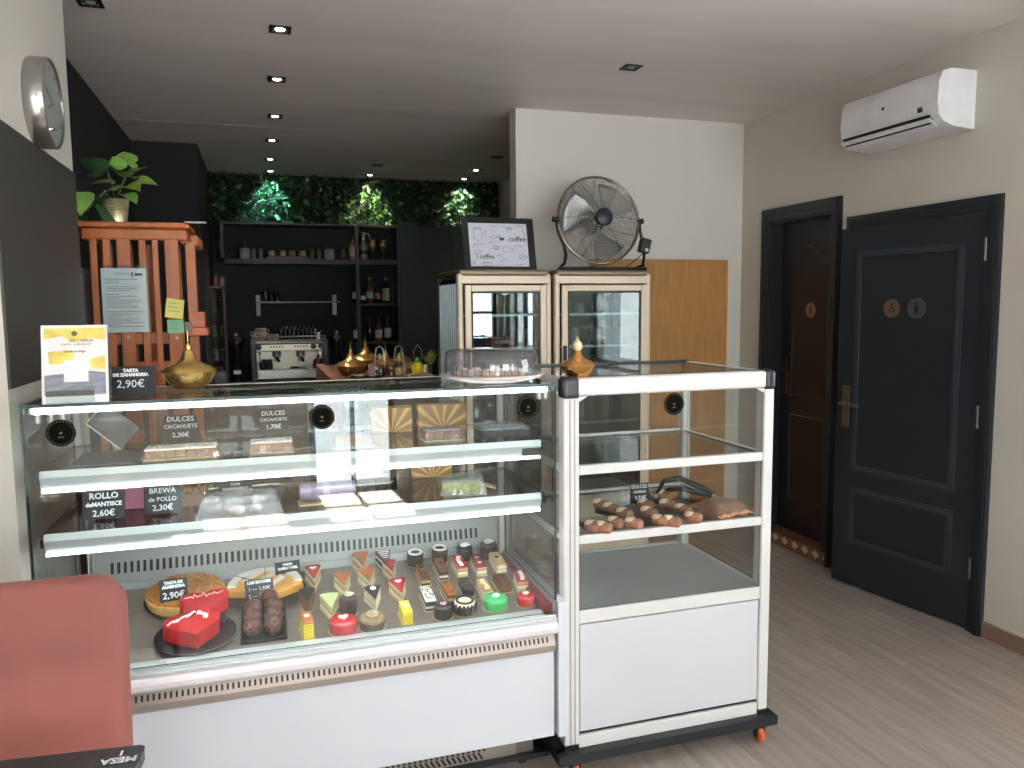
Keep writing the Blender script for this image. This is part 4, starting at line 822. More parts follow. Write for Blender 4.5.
for (pa,pb,pt,pbm,z_,y_,lb) in ((371,412,413,446,ZU,2.58,'golden sunray carton standing behind the gap right of the third sweets pack'),(418,466,407,440,ZU,2.60,'golden sunray carton standing behind the rightmost sweets pack'),(413,452,463,484,ZL,2.60,'golden sunray carton on the lower shelf behind the green packet')):
    a=ony(pa,pt,y_); b=ony(pb,pt,y_); h_=min(a.z-z_,.115 if z_>1 else .10); h_=max(h_,.08)
    t=thing('sunray_carton',lb,'carton',((a.x+b.x)/2,y_+.02,z_),group='golden cartons at the back of the shelves'); w_=b.x-a.x
    L().box(-w_/2,w_/2,-.02,.025,0,h_).build('box',rm,t,world=False,bevel=.001); L().box(-w_/2,w_/2,-.021,.026,h_,h_+.003).build('lid_flap',M('carton_edge',(150,112,66),.6),t,world=False)
# lower shelf
q=onz(140,509,ZL); t=thing('pink_box','pink carton with red lid behind the two left cards on the lower shelf','box',(q.x,2.53,ZL)); L().box(-.11,.10,-.05,.05,0,.075).build('carton',M('pink_carton',(206,132,158),.6,0,.08,8),t,world=False,bevel=.002); L().box(-.02,.11,-.055,.055,.075,.09).build('lid',M('rose_lid',(196,70,84),.6),t,world=False,bevel=.002)
t=thing('nut_punnet','open punnet of nuts between the pink box and the silvery bag, lower shelf','punnet',(onz(193,505,ZL).x,2.50,ZL)); L().box(-.035,.035,-.04,.04,0,.035).build('punnet',M('kraft_punnet',(150,110,80),.7),t,world=False)
nn=L()
for i in range(60): nn.ball((random.uniform(-.032,.032),random.uniform(-.036,.036),.036+random.uniform(0,.012)),.006,8)
tag(nn.build('nuts',M('nuts',(150,110,70),.6,0,.5,50),t,world=False),kind='stuff')
q=onz(240,516,ZL)+Vector((0,.05,0)); t=thing('pastry_bag','silvery clear bag of sugar-dusted pastries on the lower shelf','bag',q,rz=.03)
for i,(dx,dy,dz_) in enumerate(((-.07,0,0),(-.02,.01,.01),(.03,0,.004),(.075,.01,.02),(-.045,.03,.012),(.01,-.03,0),(.055,-.03,0),(-.04,-.03,0))):
    L().ball((dx,dy,.018+dz_),random.uniform(.022,.030),12,RZ(i),0,.62).build('dusted_pastry',M('dusted_pastry',(176,168,162),.8,0,.3,45,.6),t,world=False)
b_=L(); wrap(b_,.21,.12,.048); b_.build('bag_film',glassmat('bag_film',(226,230,236),1.6,.16,.10,.16),t,world=False); L().box(-.11,.11,-.062,.062,0,.003).build('card_tray',M('silver_card',(150,152,156),.35,.5),t,world=False)
q=onz(330,504,ZL)+Vector((0,.035,0)); t=thing('wrapped_roll','mauve wrapped cake roll in the middle of the lower shelf','cake roll',q,rz=.03)
L().lathe([(.026,-.085),(.034,-.075),(.034,.065),(.028,.078)],18,T(0,0,.034)@RY(PI/2),ax=.85).build('roll',M('mauve_roll',(128,112,132),.4,0,.25,25,.4,coat=.3),t,world=False); L().box(-.09,.09,-.035,.035,0,.003).build('card_tray',M('gold_card',(190,168,130),.45,.2),t,world=False)
L().lathe([(.0345,-.02),(.0345,.0)],18,T(0,0,.034)@RY(PI/2),ax=.85).build('wrapper_seam',M('mauve_seam',(154,140,158),.4),t,world=False)
q=onz(466,494,ZL)+Vector((0,.04,0)); t=thing('herb_packet','clear packet of green and white filled rolls on the lower shelf','packet',q,rz=-.25)
for i in range(4): L().lathe([(.014,-.05),(.018,-.045),(.018,.045),(.014,.05)],12,T(-.048+i*.030,0,.02)@RX(PI/2)).build('green_roll',M('green_roll',(128,132,84),.6,0,.35,50),t,world=False)
wrap(L(),.13,.10,.042).build('plastic_wrap',film,t,world=False); L().box(-.068,.075,-.055,.055,0,.002).build('card_tray',M('gold_card',(190,168,130),.45,.2),t,world=False)
L().box(.055,.10,.02,.045,.03,.036,RY(.3)).build('folded_end',M('tan_card',(168,140,120),.6),t,world=False)
# ------------------------------------------------------------------ DECK PASTRIES
redm=M('red_glaze',(196,40,48),.25,0,.05,5,coat=.4); whi=M('white_icing',(236,232,228),.5); choc=M('dark_chocolate',(44,30,28),.35,0,.2,20,coat=.3)
crust=M('brown_crust',(122,80,46),.7,0,.3,50); caram=M('caramel_top',(184,104,50),.3,0,.15,20,coat=.3); yel=M('lemon_yellow_cake',(232,204,60),.5,0,.08,20)
pgreen=M('pistachio',(200,212,150),.55,0,.08,20); green=M('green_glaze',(60,178,104),.3,0,.06,8,coat=.4); creamc=M('cream_filling',(226,210,176),.6,0,.08,20); beige=M('beige_glaze',(206,182,128),.4,0,.08,10); purp=M('berry_top',(96,44,62),.4,0,.3,60)
Lred=layered('sponge_red_cream',[(214,188,140),(238,228,208),(190,140,90)],.028); Lbr=layered('sponge_brown',[(96,62,42),(196,168,128),(120,80,54)],.03); Lye=layered('sponge_green_cream',[(216,206,150),(236,230,206),(190,176,112)],.03); Ldk=layered('sponge_dark',[(40,28,26),(224,214,198),(52,36,32)],.024); Lwh=layered('sponge_white',[(236,228,208),(222,204,160)],.02); paperb=M('gold_base_card',(196,176,140),.5,.2)
heart=[(0.0,-.9)]+[(s*math.sin(a)**3,(13*math.cos(a)-5*math.cos(2*a)-2*math.cos(3*a)-math.cos(4*a))/17) for s,a in [(1,PI*i/12) for i in range(11,-1,-1)]+[(-1,PI*i/12) for i in range(1,12)]]
def heartpoly(r,cx=0,cy=0): return [(cx+x*r,cy+y*r) for x,y in heart]
def deck(px,py,d=0):
    q=ondeck(px,py); ym=2.694-d
    return (q.x*(1 if q.y<ym else ym/q.y),q.y,q.z) if q.y<ym else (q.x*ym/q.y,ym,dz(ym))
def wedge(px,py,w,l,h,side,top,label,deco=None,rz=0,toph=.006):
    t=thing('cake_slice',label,'cake slice',deck(px,py,l),rz,'wedge cake slices in the counter',rx=sl)
    poly=[(0,0),(w/2,l*.93),(w*.25,l*.99),(0,l),(-w*.25,l*.99),(-w/2,l*.93)]
    L().prism(poly,h-toph,z0=.001).build('cake_body',side,t,world=False,bevel=.0015)
    L().prism(poly,toph,z0=h-toph).build('topping',top,t,world=False,bevel=.002)
    L().prism([(x*1.12,y*1.06-l*.03) for x,y in poly],.001).build('paper_base',paperb,t,world=False)
    if deco=='heart': L().prism(heartpoly(.011,0,l*.72),.003,z0=h).build('white_heart',whi,t,world=False)
    if deco=='cream': L().ball((0,l*.75,h),.010,12,None,0,.7,True).build('cream_dot',whi,t,world=False)
    if deco=='stripe':
        g=L()
        for i in range(5): g.box(-w*.42+i*w*.06,w*.42-i*w*.06,l*(.9-.14*i),l*(.93-.14*i),h,h+.0012)
        g.build('icing_stripes',whi,t,world=False)
    return t
def bar(px,py,w,l,h,side,top,label,deco=None,rz=0,dm_=whi):
    t=thing('cake_bar',label,'cake bar',deck(px,py,l),rz,'rectangular cake bars in the counter',rx=sl)
    L().box(-w/2,w/2,0,l,.001,h-.006).build('cake_body',side,t,world=False,bevel=.0015)
    L().box(-w/2,w/2,0,l,h-.006,h).build('topping',top,t,world=False,bevel=.002)
    L().box(-w/2-.004,w/2+.004,-.004,l+.004,0,.001).build('paper_base',paperb,t,world=False)
    if deco=='heart2':
        for yy in (.3,.72): L().prism(heartpoly(.008,0,l*yy),.002,z0=h).build('icing_heart',dm_,t,world=False)
    if deco=='swirl':
        for k in range(4): L().ball((random.uniform(-.004,.004),l*(.2+.2*k),h),.009,10,None,0,.6,True).build('icing_dab',dm_,t,world=False)
    if deco=='dot': L().lathe([(.009,0),(.008,.002),(.001,.0025)],14,T(0,l*.6,h)).build('chocolate_dot',dm_,t,world=False)
    if deco=='speck':
        g=L()
        for k in range(30): g.cbox((random.uniform(-w*.42,w*.42),random.uniform(.01,l-.01),h+.0008),(.004,.003,.002),None)
        tag(g.build('sprinkles',dm_,t,world=False),kind='stuff')
    if deco=='grid':
        g=L()
        for k in range(4): g.box(-w*.4,w*.4,l*(.15+.22*k),l*(.18+.22*k),h,h+.0015)
        g.build('icing_lines',dm_,t,world=False)
    return t
def roundc(px,py,r,h,side,top,label,deco=None,dome=.12,dcol=whi,ruff=False):
    t=thing('round_cake',label,'small round cake',deck(px,py,2.1*r),random.uniform(-.2,.2),'small round cakes in the counter',rx=sl)
    L().lathe([(r*.96,.001),(r,.004),(r,h*.72)],30,T(0,r,0)).build('cake_body',side,t,world=False)
    L().lathe([(r,h*.72),(r*.99,h*.86),(r*.9,h*.95),(r*.6,h),(.001,h*(1+dome*.3))],30,T(0,r,0)).build('glaze_top',top,t,world=False)
    L().lathe([(r*1.12,0),(r*1.12,.001)],30,T(0,r,0)).build('paper_base',paperb,t,world=False)
    z=h*(1+dome*.25)
    if deco=='heart': L().prism(heartpoly(r*.36,0,r),.004,z0=z-.001).build('white_heart',dcol,t,world=False)
    if deco=='swirl':
        L().tube([(r*.55*(1-i/30)*math.cos(i*.55),r+r*.55*(1-i/30)*math.sin(i*.55),z+.001+i*.0003) for i in range(26)],.004,6).build('icing_swirl',dcol,t,world=False)
    if deco=='ring': L().tube([(r*.72*math.cos(a*PI/10),r+r*.72*math.sin(a*PI/10),h*.99) for a in range(20)],.0045,8,True).build('icing_ring',dcol,t,world=False)
    if deco=='flower':
        for k in range(6): L().ball((.008*math.cos(k*PI/3),r+.008*math.sin(k*PI/3),z+.001),.0055,8,None,0,.6).build('petal',dcol,t,world=False)
    if ruff:
        for k in range(16):
            a=2*PI*k/16; L().ball(((r*1.0)*math.cos(a),r+(r*1.0)*math.sin(a),h*.5),.0062,8,None,0,3.0).build('cream_ruffle',dcol,t,world=False)
    return t
# glass/steel trays under the slices
for a,b,c,d,lb in ((300,345,640,0,'a'),):
    pass
def deckslab(x0,x1,y0,y1,nm,label,mat,grp):
    t=thing(nm,label,'tray',((x0+x1)/2,(y0+y1)/2,dz((y0+y1)/2)),0,grp,rx=sl)
    w=(x1-x0)/2; d=(y1-y0)/2
    L().box(-w,w,-d,d,.0,.003).build('plate',mat,t,world=False,bevel=.001)
    L().box(-w,w,-d,-d+.004,.003,.008).box(-w,w,d-.004,d,.003,.008).box(-w,-w+.004,-d,d,.003,.008).box(w-.004,w,-d,d,.003,.008).build('rim',blackpl if mat is slate else alu,t,world=False)
    return t
W=lambda *a,**k: wedge(*a,**k)
W(315,592,.052,.10,.050,Lred,redm,'red-topped wedge with white heart, leftmost slice behind the brown one','heart')
W(309,617,.050,.10,.048,crust,choc,'dark brown wedge in paper behind the left yellow bar')
bar(309,640,.030,.07,.055,yel,caram,'tall yellow bar with orange top at the front left of the slices','dot',.1,whi)
W(332,622,.058,.10,.046,Lye,pgreen,'pale green wedge cake slice beside the left yellow bar')
W(345,598,.054,.09,.048,Lye,caram,'caramel-topped wedge behind the dark square cake')
roundc(351,617,.025,.060,choc,choc,'dark chocolate cylinder with white swirl, middle of the slices','swirl',.05,creamc)
roundc(346,637,.040,.040,redm,redm,'pinkish-red round cake with white heart at the front','heart',.2)
roundc(376,633,.038,.036,M('cocoa_side',(94,78,62),.6,0,.2,40),M('mocha_swirl',(146,120,88),.4,0,.3,40),'cocoa-brown round cake with beige swirl right of the red round one','swirl',.2,M('mocha_swirl2',(190,166,130),.5))
W(364,573,.054,.11,.055,Lred,caram,'tall caramel wedge, rearmost of the slices')
W(370,594,.058,.10,.048,Lye,caram,'orange-topped wedge with greenish cream sides, in front of the rearmost caramel one')
W(376,612,.052,.09,.046,Lwh,choc,'white cream wedge with dark chocolate back, middle of the slices','cream')
W(387,566,.052,.11,.055,Ldk,purp,'dark berry-topped striped wedge at the back by the duct','stripe')
W(393,584,.046,.09,.048,Lred,redm,'red-topped wedge without heart in front of the berry slice')
W(402,605,.056,.10,.046,Lred,redm,'red-topped wedge with white heart behind the right yellow bar','heart')
bar(408,625,.030,.08,.040,yel,yel,'yellow bar with small white dot in the middle front','dot',0,whi)
roundc(416,562,.029,.045,choc,choc,'chocolate round cake with white ring, leftmost of the back row','ring',0)
roundc(442,556,.029,.052,choc,choc,'chocolate round cake with white ring, second in the back row','ring',0)
roundc(465,552,.029,.050,choc,choc,'chocolate round cake with white swirl, third in the back row','swirl',0)
roundc(489,548,.032,.056,choc,choc,'large chocolate round cake with white swirl, right end of the back row','swirl',0)
bar(426,586,.030,.10,.034,Lbr,crust,'brown bar with dark dots, leftmost of the middle bar row','heart2',0,choc)
bar(444,580,.032,.10,.036,Ldk,M('milk_choc',(122,78,52),.4),'milk chocolate bar with layered end, second in the middle row','dot',0,choc)
bar(463,577,.034,.10,.036,Lred,redm,'red bar with white icing dabs in the middle row','swirl')
bar(482,576,.034,.10,.036,Lred,M('dark_red_top',(136,28,36),.3),'dark red bar with two white hearts in the middle row','heart2')
bar(502,573,.034,.11,.030,Lwh,beige,'beige bar with brown dot at the right of the middle row','dot',0,crust)
bar(431,611,.034,.10,.036,Ldk,whi,'white speckled bar with layered end, left of the front bar row','speck',0,crust)
bar(452,604,.030,.09,.034,Lbr,caram,'nutty caramel bar behind the black round cake with pink heart','speck',0,crust)
bar(469,597,.034,.08,.032,choc,choc,'black chocolate bar with icing lines in the front bar row','grid',0,M('grey_icing',(96,90,92),.5))
bar(488,600,.032,.09,.034,Lwh,M('honey_top',(206,160,104),.4,0,.2,30),'cream and honey bar left of the green cake','swirl',0,creamc)
bar(506,593,.040,.09,.026,crust,M('brown_top',(98,62,44),.5,0,.2,30),'dark brown flat bar right of the green cake',None)
bar(523,591,.036,.08,.036,Lred,redm,'red bar with white icing at the far right by the burgundy liner','swirl',-.15)
pinkh=M('pink_icing',(234,180,190),.4)
roundc(446,621,.030,.042,choc,choc,'black round cake with pink heart on top, front row','heart',0,pinkh)
roundc(468,617,.034,.040,choc,creamc,'black and white ruffled round cake with dark centre, front row','ring',0,choc,True)
roundc(498,613,.037,.038,green,green,'bright green round cake with white flower','flower',.3)
roundc(527,608,.028,.034,redm,redm,'small red domed cake with white heart at the front right corner','heart',.3)
# tarts on black plates
def plate(x,y,r,label,grp='black round cake plates'):
    t=thing('cake_plate',label,'plate',(x,y,dz(y)),0,grp,rx=sl)
    L().lathe([(r*.55,0),(r*.6,.002),(r*.93,.006),(r,.011),(r*.985,.013),(r*.9,.008),(r*.5,.005),(.001,.005)],48).build('dish',slate,t,world=False)
    L().tube([(r*.995*math.cos(a*PI/24),r*.995*math.sin(a*PI/24),.0125) for a in range(48)],.0012,6,True).build('rim_line',M('rim_grey',(120,120,124),.4,.5),t,world=False); return t
q=ondeck(189,586); q=Vector((q.x,2.575,dz(2.575))); TX=q.x
plate(q.x,q.y,.122,'black round plate under the brown almond tart')
t=thing('almond_tart','brown almond tart cut into slices at the left of the counter','tart',(q.x,q.y,q.z+.0055),0,None,rx=sl)
alm=M('almond_top',(186,124,62),.5,0,.4,45,.6); pas=M('tart_pastry',(206,160,100),.7,0,.2,30)
L().lathe([(.110,0),(.116,.028),(.112,.034),(.109,.030),(.001,.029)],56).build('pastry_shell',pas,t,world=False)
for i in range(8):
    a0=i*PI/4+.03+.2; a1=(i+1)*PI/4-.03+.2; pts=[(0.004*math.cos((a0+a1)/2),.004*math.sin((a0+a1)/2))]+[(.107*math.cos(a0+(a1-a0)*k/6),.107*math.sin(a0+(a1-a0)*k/6)) for k in range(7)]
    L().prism(pts,.012,z0=.028).build('slice',alm,t,world=False,bevel=.002)
q=ondeck(264,580); q=Vector((q.x+.004,2.56,dz(2.56)))
plate(q.x,q.y,.128,'black round plate under the white and orange tart'); PX=q.x
t=thing('meringue_tart','half-eaten white and orange striped tart beside the almond tart','tart',(q.x,q.y+.008,q.z+.0085),0,None,rx=sl)
hp_=[(.118*math.cos(a),.118*math.sin(a)) for a in [math.radians(-8+196*i/20) for i in range(21)]]+[(-.05,-.035),(.02,-.075)]
L().prism(hp_,.020).build('pastry_shell',M('orange_pastry',(206,146,70),.5,0,.15,20),t,world=False,bevel=.003)
L().prism([(x*.96,y*.96) for x,y in hp_],.005,z0=.020).build('orange_custard',M('orange_custard',(222,166,88),.35,0,.12,12),t,world=False,bevel=.001)
ring=[(.114*math.cos(a),.114*math.sin(a)) for a in [math.radians(0+180*i/20) for i in range(21)]]+[(.09*math.cos(a),.09*math.sin(a)) for a in [math.radians(180-180*i/20) for i in range(21)]]
L().prism(ring,.004,z0=.025).build('white_sugar_rim',whi,t,world=False)
for k in range(3): L().box(-.08+k*.045,-.06+k*.045,-.02,.085-k*.01,.025,.0275,RZ(-.7+.02*k)).build('icing_stripe',whi,t,world=False)
for k in range(2): L().box(-.001,.001,-.03,.115,.026,.030,RZ(.0 if k==0 else .9)).build('cut_line',crust,t,world=False)
# heart cakes
hq=Vector((-.222,2.338,0)); hz=dz(2.338); 
plate(hq.x+.005,hq.y+.008,.112,'black round plate under the front red heart cake')
def heartcake(x,y,z,r,h,label,kind,rz):
    t=thing('heart_cake',label,'cake',(x,y,z),rz,'red glazed heart cakes',rx=sl)
    L().prism(heartpoly(r),h,z0=0).build('glazed_cake',redm,t,world=False,bevel=.010,seg=4)
    m=M('white_icing',(236,232,228),.5)
    zz=h+.0005
    if kind=='pulse':
        pts=[(-.9,.0),(-.6,.05),(-.52,-.12),(-.42,.28),(-.34,-.05),(-.1,.05),(0,.34),(.08,-.18),(.18,.04),(.4,.05),(.46,.24),(.54,-.02),(.72,.04),(.8,.2),(.9,.1)]
        L().tube([(a*r*.9,b*r*.9+r*.25,zz) for a,b in pts],.0013,5).build('pulse_line',m,t,world=False)
    else:
        L().tube([(x_*r*.98,y_*r*.98,h*.80) for x_,y_ in heart],.0009,5,True).build('icing_outline',m,t,world=False)
        g=L()
        for a in range(9):
            u=a/8; g.tube([((-.85+.9*u)*r,(.1+.55*u+.1*math.sin(a*1.7))*r,zz),((-.70+.9*u)*r,(.28+.5*u)*r,zz)],.0028,6)
        g.build('icing_strokes',m,t,world=False)
        for dx,dy in ((.30,.60),(.42,.50),(.50,.36),(.46,.22),(.34,.70)): L().ball((dx*r,dy*r,zz),.0075,10,None,0,.6,True).build('icing_petal',m,t,world=False)
    return t
heartcake(hq.x-.002,hq.y+.002,hz+.0065,.078,.045,'front red heart cake with white icing strokes and flower','flower',.22)
q=Vector((-.196,2.442,0)); t=thing('cake_stand_block','low dark board under the rear red heart cake','board',(q.x,q.y,dz(q.y)),0,None,rx=sl); L().box(-.06,.06,-.04,.04,0,.026).build('board',slate,t,world=False,bevel=.003); L().box(-.058,.058,-.0405,-.04,.003,.006).build('edge_line',M('rim_grey',(120,120,124),.4,.5),t,world=False)
heartcake(q.x,q.y,dz(q.y)+.028,.070,.042,'rear red heart cake with a white heartbeat line','pulse',.2)
# chocolate balls on a black tray
x0_=ondeck(243,650).x; x1_=ondeck(286,640).x
bx,by=(ondeck(264,625).x),2.385
t=deckslab(bx-.064,bx+.064,by-.115,by+.155,'black_tray','long black tray carrying the chocolate balls',slate,None)
nutty=M('nutty_chocolate',(92,50,40),.3,0,.85,110,2.5,coat=.3)
n_=0
pos=[(0,0,'front left'),(1,0,'front right'),(0,1,'second row left'),(1,1,'second row right'),(0,2,'third row left'),(1,2,'third row right'),(1,3,'rearmost, single')]
for i,j,lb in pos:
    xx=bx-.029+i*.058 - (.012 if j==3 else 0); yy=by-.078+j*.056; p=thing('chocolate_ball','nutty glazed chocolate ball on the black tray, %s'%lb,'chocolate',(xx,yy,dz(yy)+.003),0,'nutty chocolate balls on the black tray')
    L().ball((0,0,.028),.0275,20,None,0,.98).build('ball',nutty,p,world=False); L().lathe([(.016,0),(.024,.010),(.0225,.010),(.015,.001)],18).build('paper_cup',M('dark_paper_cup',(60,36,30),.6),p,world=False)
    L().ball((.0,0,.049),.006,8,None,0,.5,True).build('nut_piece',M('pale_nut',(206,180,150),.6),p,world=False)
# ------------------------------------------------------------------ CABINET CONTENTS
zc_=.791
bun=M('baked_bun',(146,100,76),.6,0,.25,25,.4); bunw=M('floured_bun',(226,204,178),.7,0,.15,25)
def tray2(cx,cy,w,d,rz,label,n=0):
    t=thing('pastry_tray',label,'tray',(cx,cy,zc_),rz,'pastry trays in the tall cabinet'); L().box(-w/2,w/2,-d/2,d/2,0,.003).build('base',M('dark_tray',(70,66,66),.4,.2),t,world=False); L().box(-w/2,w/2,-d/2,-d/2+.003,.003,.018).box(-w/2,w/2,d/2-.003,d/2,.003,.018).box(-w/2,-w/2+.003,-d/2,d/2,.003,.018).box(w/2-.003,w/2,-d/2,d/2,.003,.018).build('clear_rim',acr,t,world=False)
def roll(px,py,label,l_=.085,r=.020,rz=.5,icing=True,z=.004):
    q=onz(px,py,zc_+.02); t=thing('filled_bun',label,'bun',(q.x,q.y,zc_+z),rz,'filled buns in the tall cabinet')
    L().lathe([(.001,-l_/2),(r*.7,-l_*.46),(r,-l_*.35),(r*1.05,0),(r,l_*.35),(r*.7,l_*.46),(.001,l_/2)],18,T(0,0,r*.9)@RX(PI/2),ax=1.0,ay=.88).build('bun',bun,t,world=False)
    L().lathe([(.001,-l_*.49),(r*.5,-l_*.475),(r*.80,-l_*.42),(r*.92,-l_*.30),(r*.94,-l_*.15),(r*.86,0),(r*.6,l_*.08),(.001,l_*.11)],16,T(0,0,r*1.22)@RX(PI/2),ax=1,ay=.8).build('pale_top',bunw if icing else creamc,t,world=False)
tray2(1.045,2.335,.14,.11,0,'small tray with reddish buns at the left front of the cabinet shelf')
tray2(1.235,2.42,.22,.24,.35,'long tray of pale-topped buns in the middle of the cabinet shelf')
tray2(1.425,2.48,.10,.26,.45,'narrow tray of long buns right of the price card')
bl=[(593,527,'reddish bun with pale top at the left front corner of the cabinet shelf'),(604,528,'pale-topped bun, second at the left front of the cabinet shelf'),(616,523,'dark berry bun, third from the left front of the cabinet shelf'),(601,505,'bun with white wrapper behind the left front tray'),(611,509,'pale brown bun right behind the left front tray'),(634,524,'pale-topped long bun at the front, middle of the cabinet shelf'),(649,513,'bun in the middle of the second row'),(661,521,'round-ended pale bun at the front right of the middle tray'),(646,505,'pale-topped bun just below the price card'),(672,522,'small pinkish bun at the right front of the middle tray'),(664,496,'pale-topped bun at the rear of the narrow tray'),(668,505,'bun in the middle of the narrow tray, behind the pinkish one'),(683,510,'long bun with sugared top right of the pinkish bun'),(693,518,'reddish long bun with pale end beside the flat bread'),(625,514,'brown bun in the middle of the tray, behind the front long bun')]
for i,(px,py,lb) in enumerate(bl): roll(px,py,lb,.056 if i<5 else .062,.0195,.6+.1*math.sin(i*3))
# flat bread bag
q=onz(724,513,zc_); t=thing('flatbread','large brown flat bread with ragged crust at the right of the cabinet shelf','bread',(q.x,q.y+.03,zc_),.25)
vs=[];n=16;k=10
for j in range(k+1):
    for i in range(n+1):
        u=i/n*2-1; v=j/k*2-1; e=max(abs(u),abs(v)); vs.append((u*.095+random.uniform(-.002,.002)*(3 if e>.95 else 1),v*.085+random.uniform(-.004,.004),.004+.040*(1-abs(u)**3)*(1-abs(v)**3)+.004*math.sin(u*7+v*3)*(1-e)+random.uniform(-.001,.001)))
fs=[(j*(n+1)+i,j*(n+1)+i+1,(j+1)*(n+1)+i+1,(j+1)*(n+1)+i) for j in range(k) for i in range(n)]
mbb=L().add(vs,fs,True); mbb.add([(-.095,-.085,0),(.095,-.085,0),(.095,.085,0),(-.095,.085,0)],[(3,2,1,0)]); mbb.build('loaf',M('brown_flatbread',(156,118,100),.75,0,.2,18,.5),t,world=False)
mb2=L()
for i in range(34): mb2.ball((-.09+i*.0054,-.086+random.uniform(-.004,.004),.008+random.uniform(-.003,.006)),random.uniform(.005,.009),8)
mb2.build('ragged_crust',M('crumb_crust',(206,150,116),.8,0,.4,60),t,world=False)
# black tongs
q=onz(700,505,zc_); t=thing('serving_tongs','black serving tongs resting behind the flat bread','tongs',(q.x-.02,q.y+.07,zc_),-.3)
L().tube([(-.11,.0,.02),(-.08,.01,.075),(-.02,.01,.085),(.06,.0,.05),(.10,-.005,.03)],.010,8,rs=[.007,.009,.010,.012,.008]).tube([(-.11,.0,.018),(-.06,.02,.04),(.0,.02,.04),(.10,.01,.012)],.008,8).build('arms',blackpl,t,world=False); L().tube([(-.11,0,.008),(-.115,0,.03)],.012,10).build('hinge',steel,t,world=False)
# ------------------------------------------------------------------ ORANGE SLATTED STAND
YO=3.50
def ox(px,py,Y=YO): return ony(px,py,Y)
st_=thing('slatted_stand','orange varnished slatted wooden stand with papers pinned to it, behind the counter','wooden stand',(-.43,3.6,0))
zT=ox(130,222).z; zC=ox(130,228).z; zU=ox(130,240).z; xl=ox(82,235).x; xr=ox(187,235).x
L().box(xl-.02,xr+.01,YO-.02,YO+.30,zC,zT).build('top_board',orange,st_,bevel=.008)
L().box(xl-.005,xr,YO-.005,YO+.02,zU,zC).build('front_rail',orange,st_,bevel=.01,seg=4)
L().box(xr-.03,xr,YO+.02,YO+.29,zU-.01,zC).build('side_rail',orange,st_,bevel=.006); L().box(xl,xl+.02,YO+.02,YO+.29,zU,zC).build('side_rail',orange,st_,bevel=.004)
L().box(xr+.002,xr+.04,YO+.04,YO+.30,zU-.02,zC-.02).build('side_ledge',orange,st_,bevel=.012,seg=4)
for n_,(a,b,yy) in {'slat':(89,96,0),'slat.':(102,110,0),'wide_post':(116,130,-.004),'slat..':(138,145,0),'slat...':(151.5,157.5,0),'wide_post.':(164,178,-.004)}.items():
    nm=n_.strip('.'); L().box(ox(a,245).x,ox(b,245).x,YO+yy,YO+.02+yy,.02 if nm=='wide_post' else .35,zU+.005).build(nm,orange,st_,bevel=.003)
L().box(xl,ox(170,245).x,YO+.02,YO+.034,ox(130,345).z,ox(130,333).z).build('cross_rail',orange,st_,bevel=.003)
L().box(ox(132,370).x,ox(172,370).x,YO+.001,YO+.018,ox(130,372).z,ox(130,362).z).build('cross_rail',orange,st_,bevel=.003)
L().box(xl+.01,ox(172,245).x,YO+.02,YO+.034,.32,.38).build('cross_rail',orange,st_,bevel=.003)
q1=ox(184,245); q2=ox(194,245); L().box(q1.x,q2.x,YO+.03,YO+.07,.02,zU).build('wide_post',orange,st_,bevel=.003)
for a in (xl+.02,xl+.10): L().box(a,a+.045,YO+.24,YO+.26,.02,zU).build('rear_post',orange,st_,bevel=.003)
L().box(xr-.10,xr-.05,YO+.24,YO+.26,.02,zU).build('rear_post',orange,st_,bevel=.003)
for a in (.18,.28): L().box(xl+a,xl+a+.04,YO+.25,YO+.262,.3,zU).build('rear_slat',orange,st_,bevel=.002)
a=ox(189,335); b=ox(208,335); L().box(a.x-.01,b.x,YO-.0,YO+.12,ox(190,336).z,ox(190,328).z).box(a.x+.0,b.x-.012,YO+.02,YO+.10,ox(190,328).z,ox(190,312).z).build('side_bracket',M('deep_orange_wood',(176,90,42),.35,0,.15,8),st_,bevel=.004)
for px,py in ((128.5,337),(177,338)): q=ox(px,py,YO-.005); L().lathe([(.006,0),(.005,.004)],10,T(q.x,YO-.004,q.z)@RX(PI/2)).build('bolt',steel,st_)
L().box(ox(185,222).x,ox(206,221).x,YO-.03,YO+.02,zT+.001,zT+.004).build('white_strip',paper,st_)
# papers on it
a=ox(100,268,YO-.01); b=ox(149,332,YO-.01); t=thing('notice_sheet','white printed A4 notice in a clear sleeve on the orange stand','notice',((a.x+b.x)/2,YO-.008,b.z))
cx_=(a.x+b.x)/2; hw=(b.x-a.x)/2; L().box(cx_-hw,cx_+hw,YO-.008,YO-.0072,b.z,a.z).build('sheet',paper,t)
L().box(cx_-hw-.008,cx_+hw+.010,YO-.0105,YO-.0095,b.z-.004,a.z+.012).build('clear_sleeve',acr,t)
inkg=M('print_grey',(120,120,126),.8); g=L()
hh=a.z-b.z
for i in range(26):
    if i in (3,7,16): continue
    z=a.z-.045-i*(hh-.06)/26; w1=hw*random.choice((.55,.8,.8,.3,.7)); g.box(cx_-hw*.82,cx_-hw*.82+w1*2,YO-.0084,YO-.0080,z,z+.0022)
tag(g.build('printed_lines',inkg,t),kind='stuff'); text('ALERGENOS',.012,inkg,t,T(cx_,YO-.0082,a.z-.022)@UP,.0001,'lettering',w=True); L().box(cx_+hw*.5,cx_+hw*.85,YO-.0084,YO-.008,a.z-.03,a.z-.02).box(cx_+hw*.36,cx_+hw*.42,YO-.0084,YO-.008,a.z-.035,a.z-.015).build('stamp',M('print_dark',(70,70,76),.8),t)
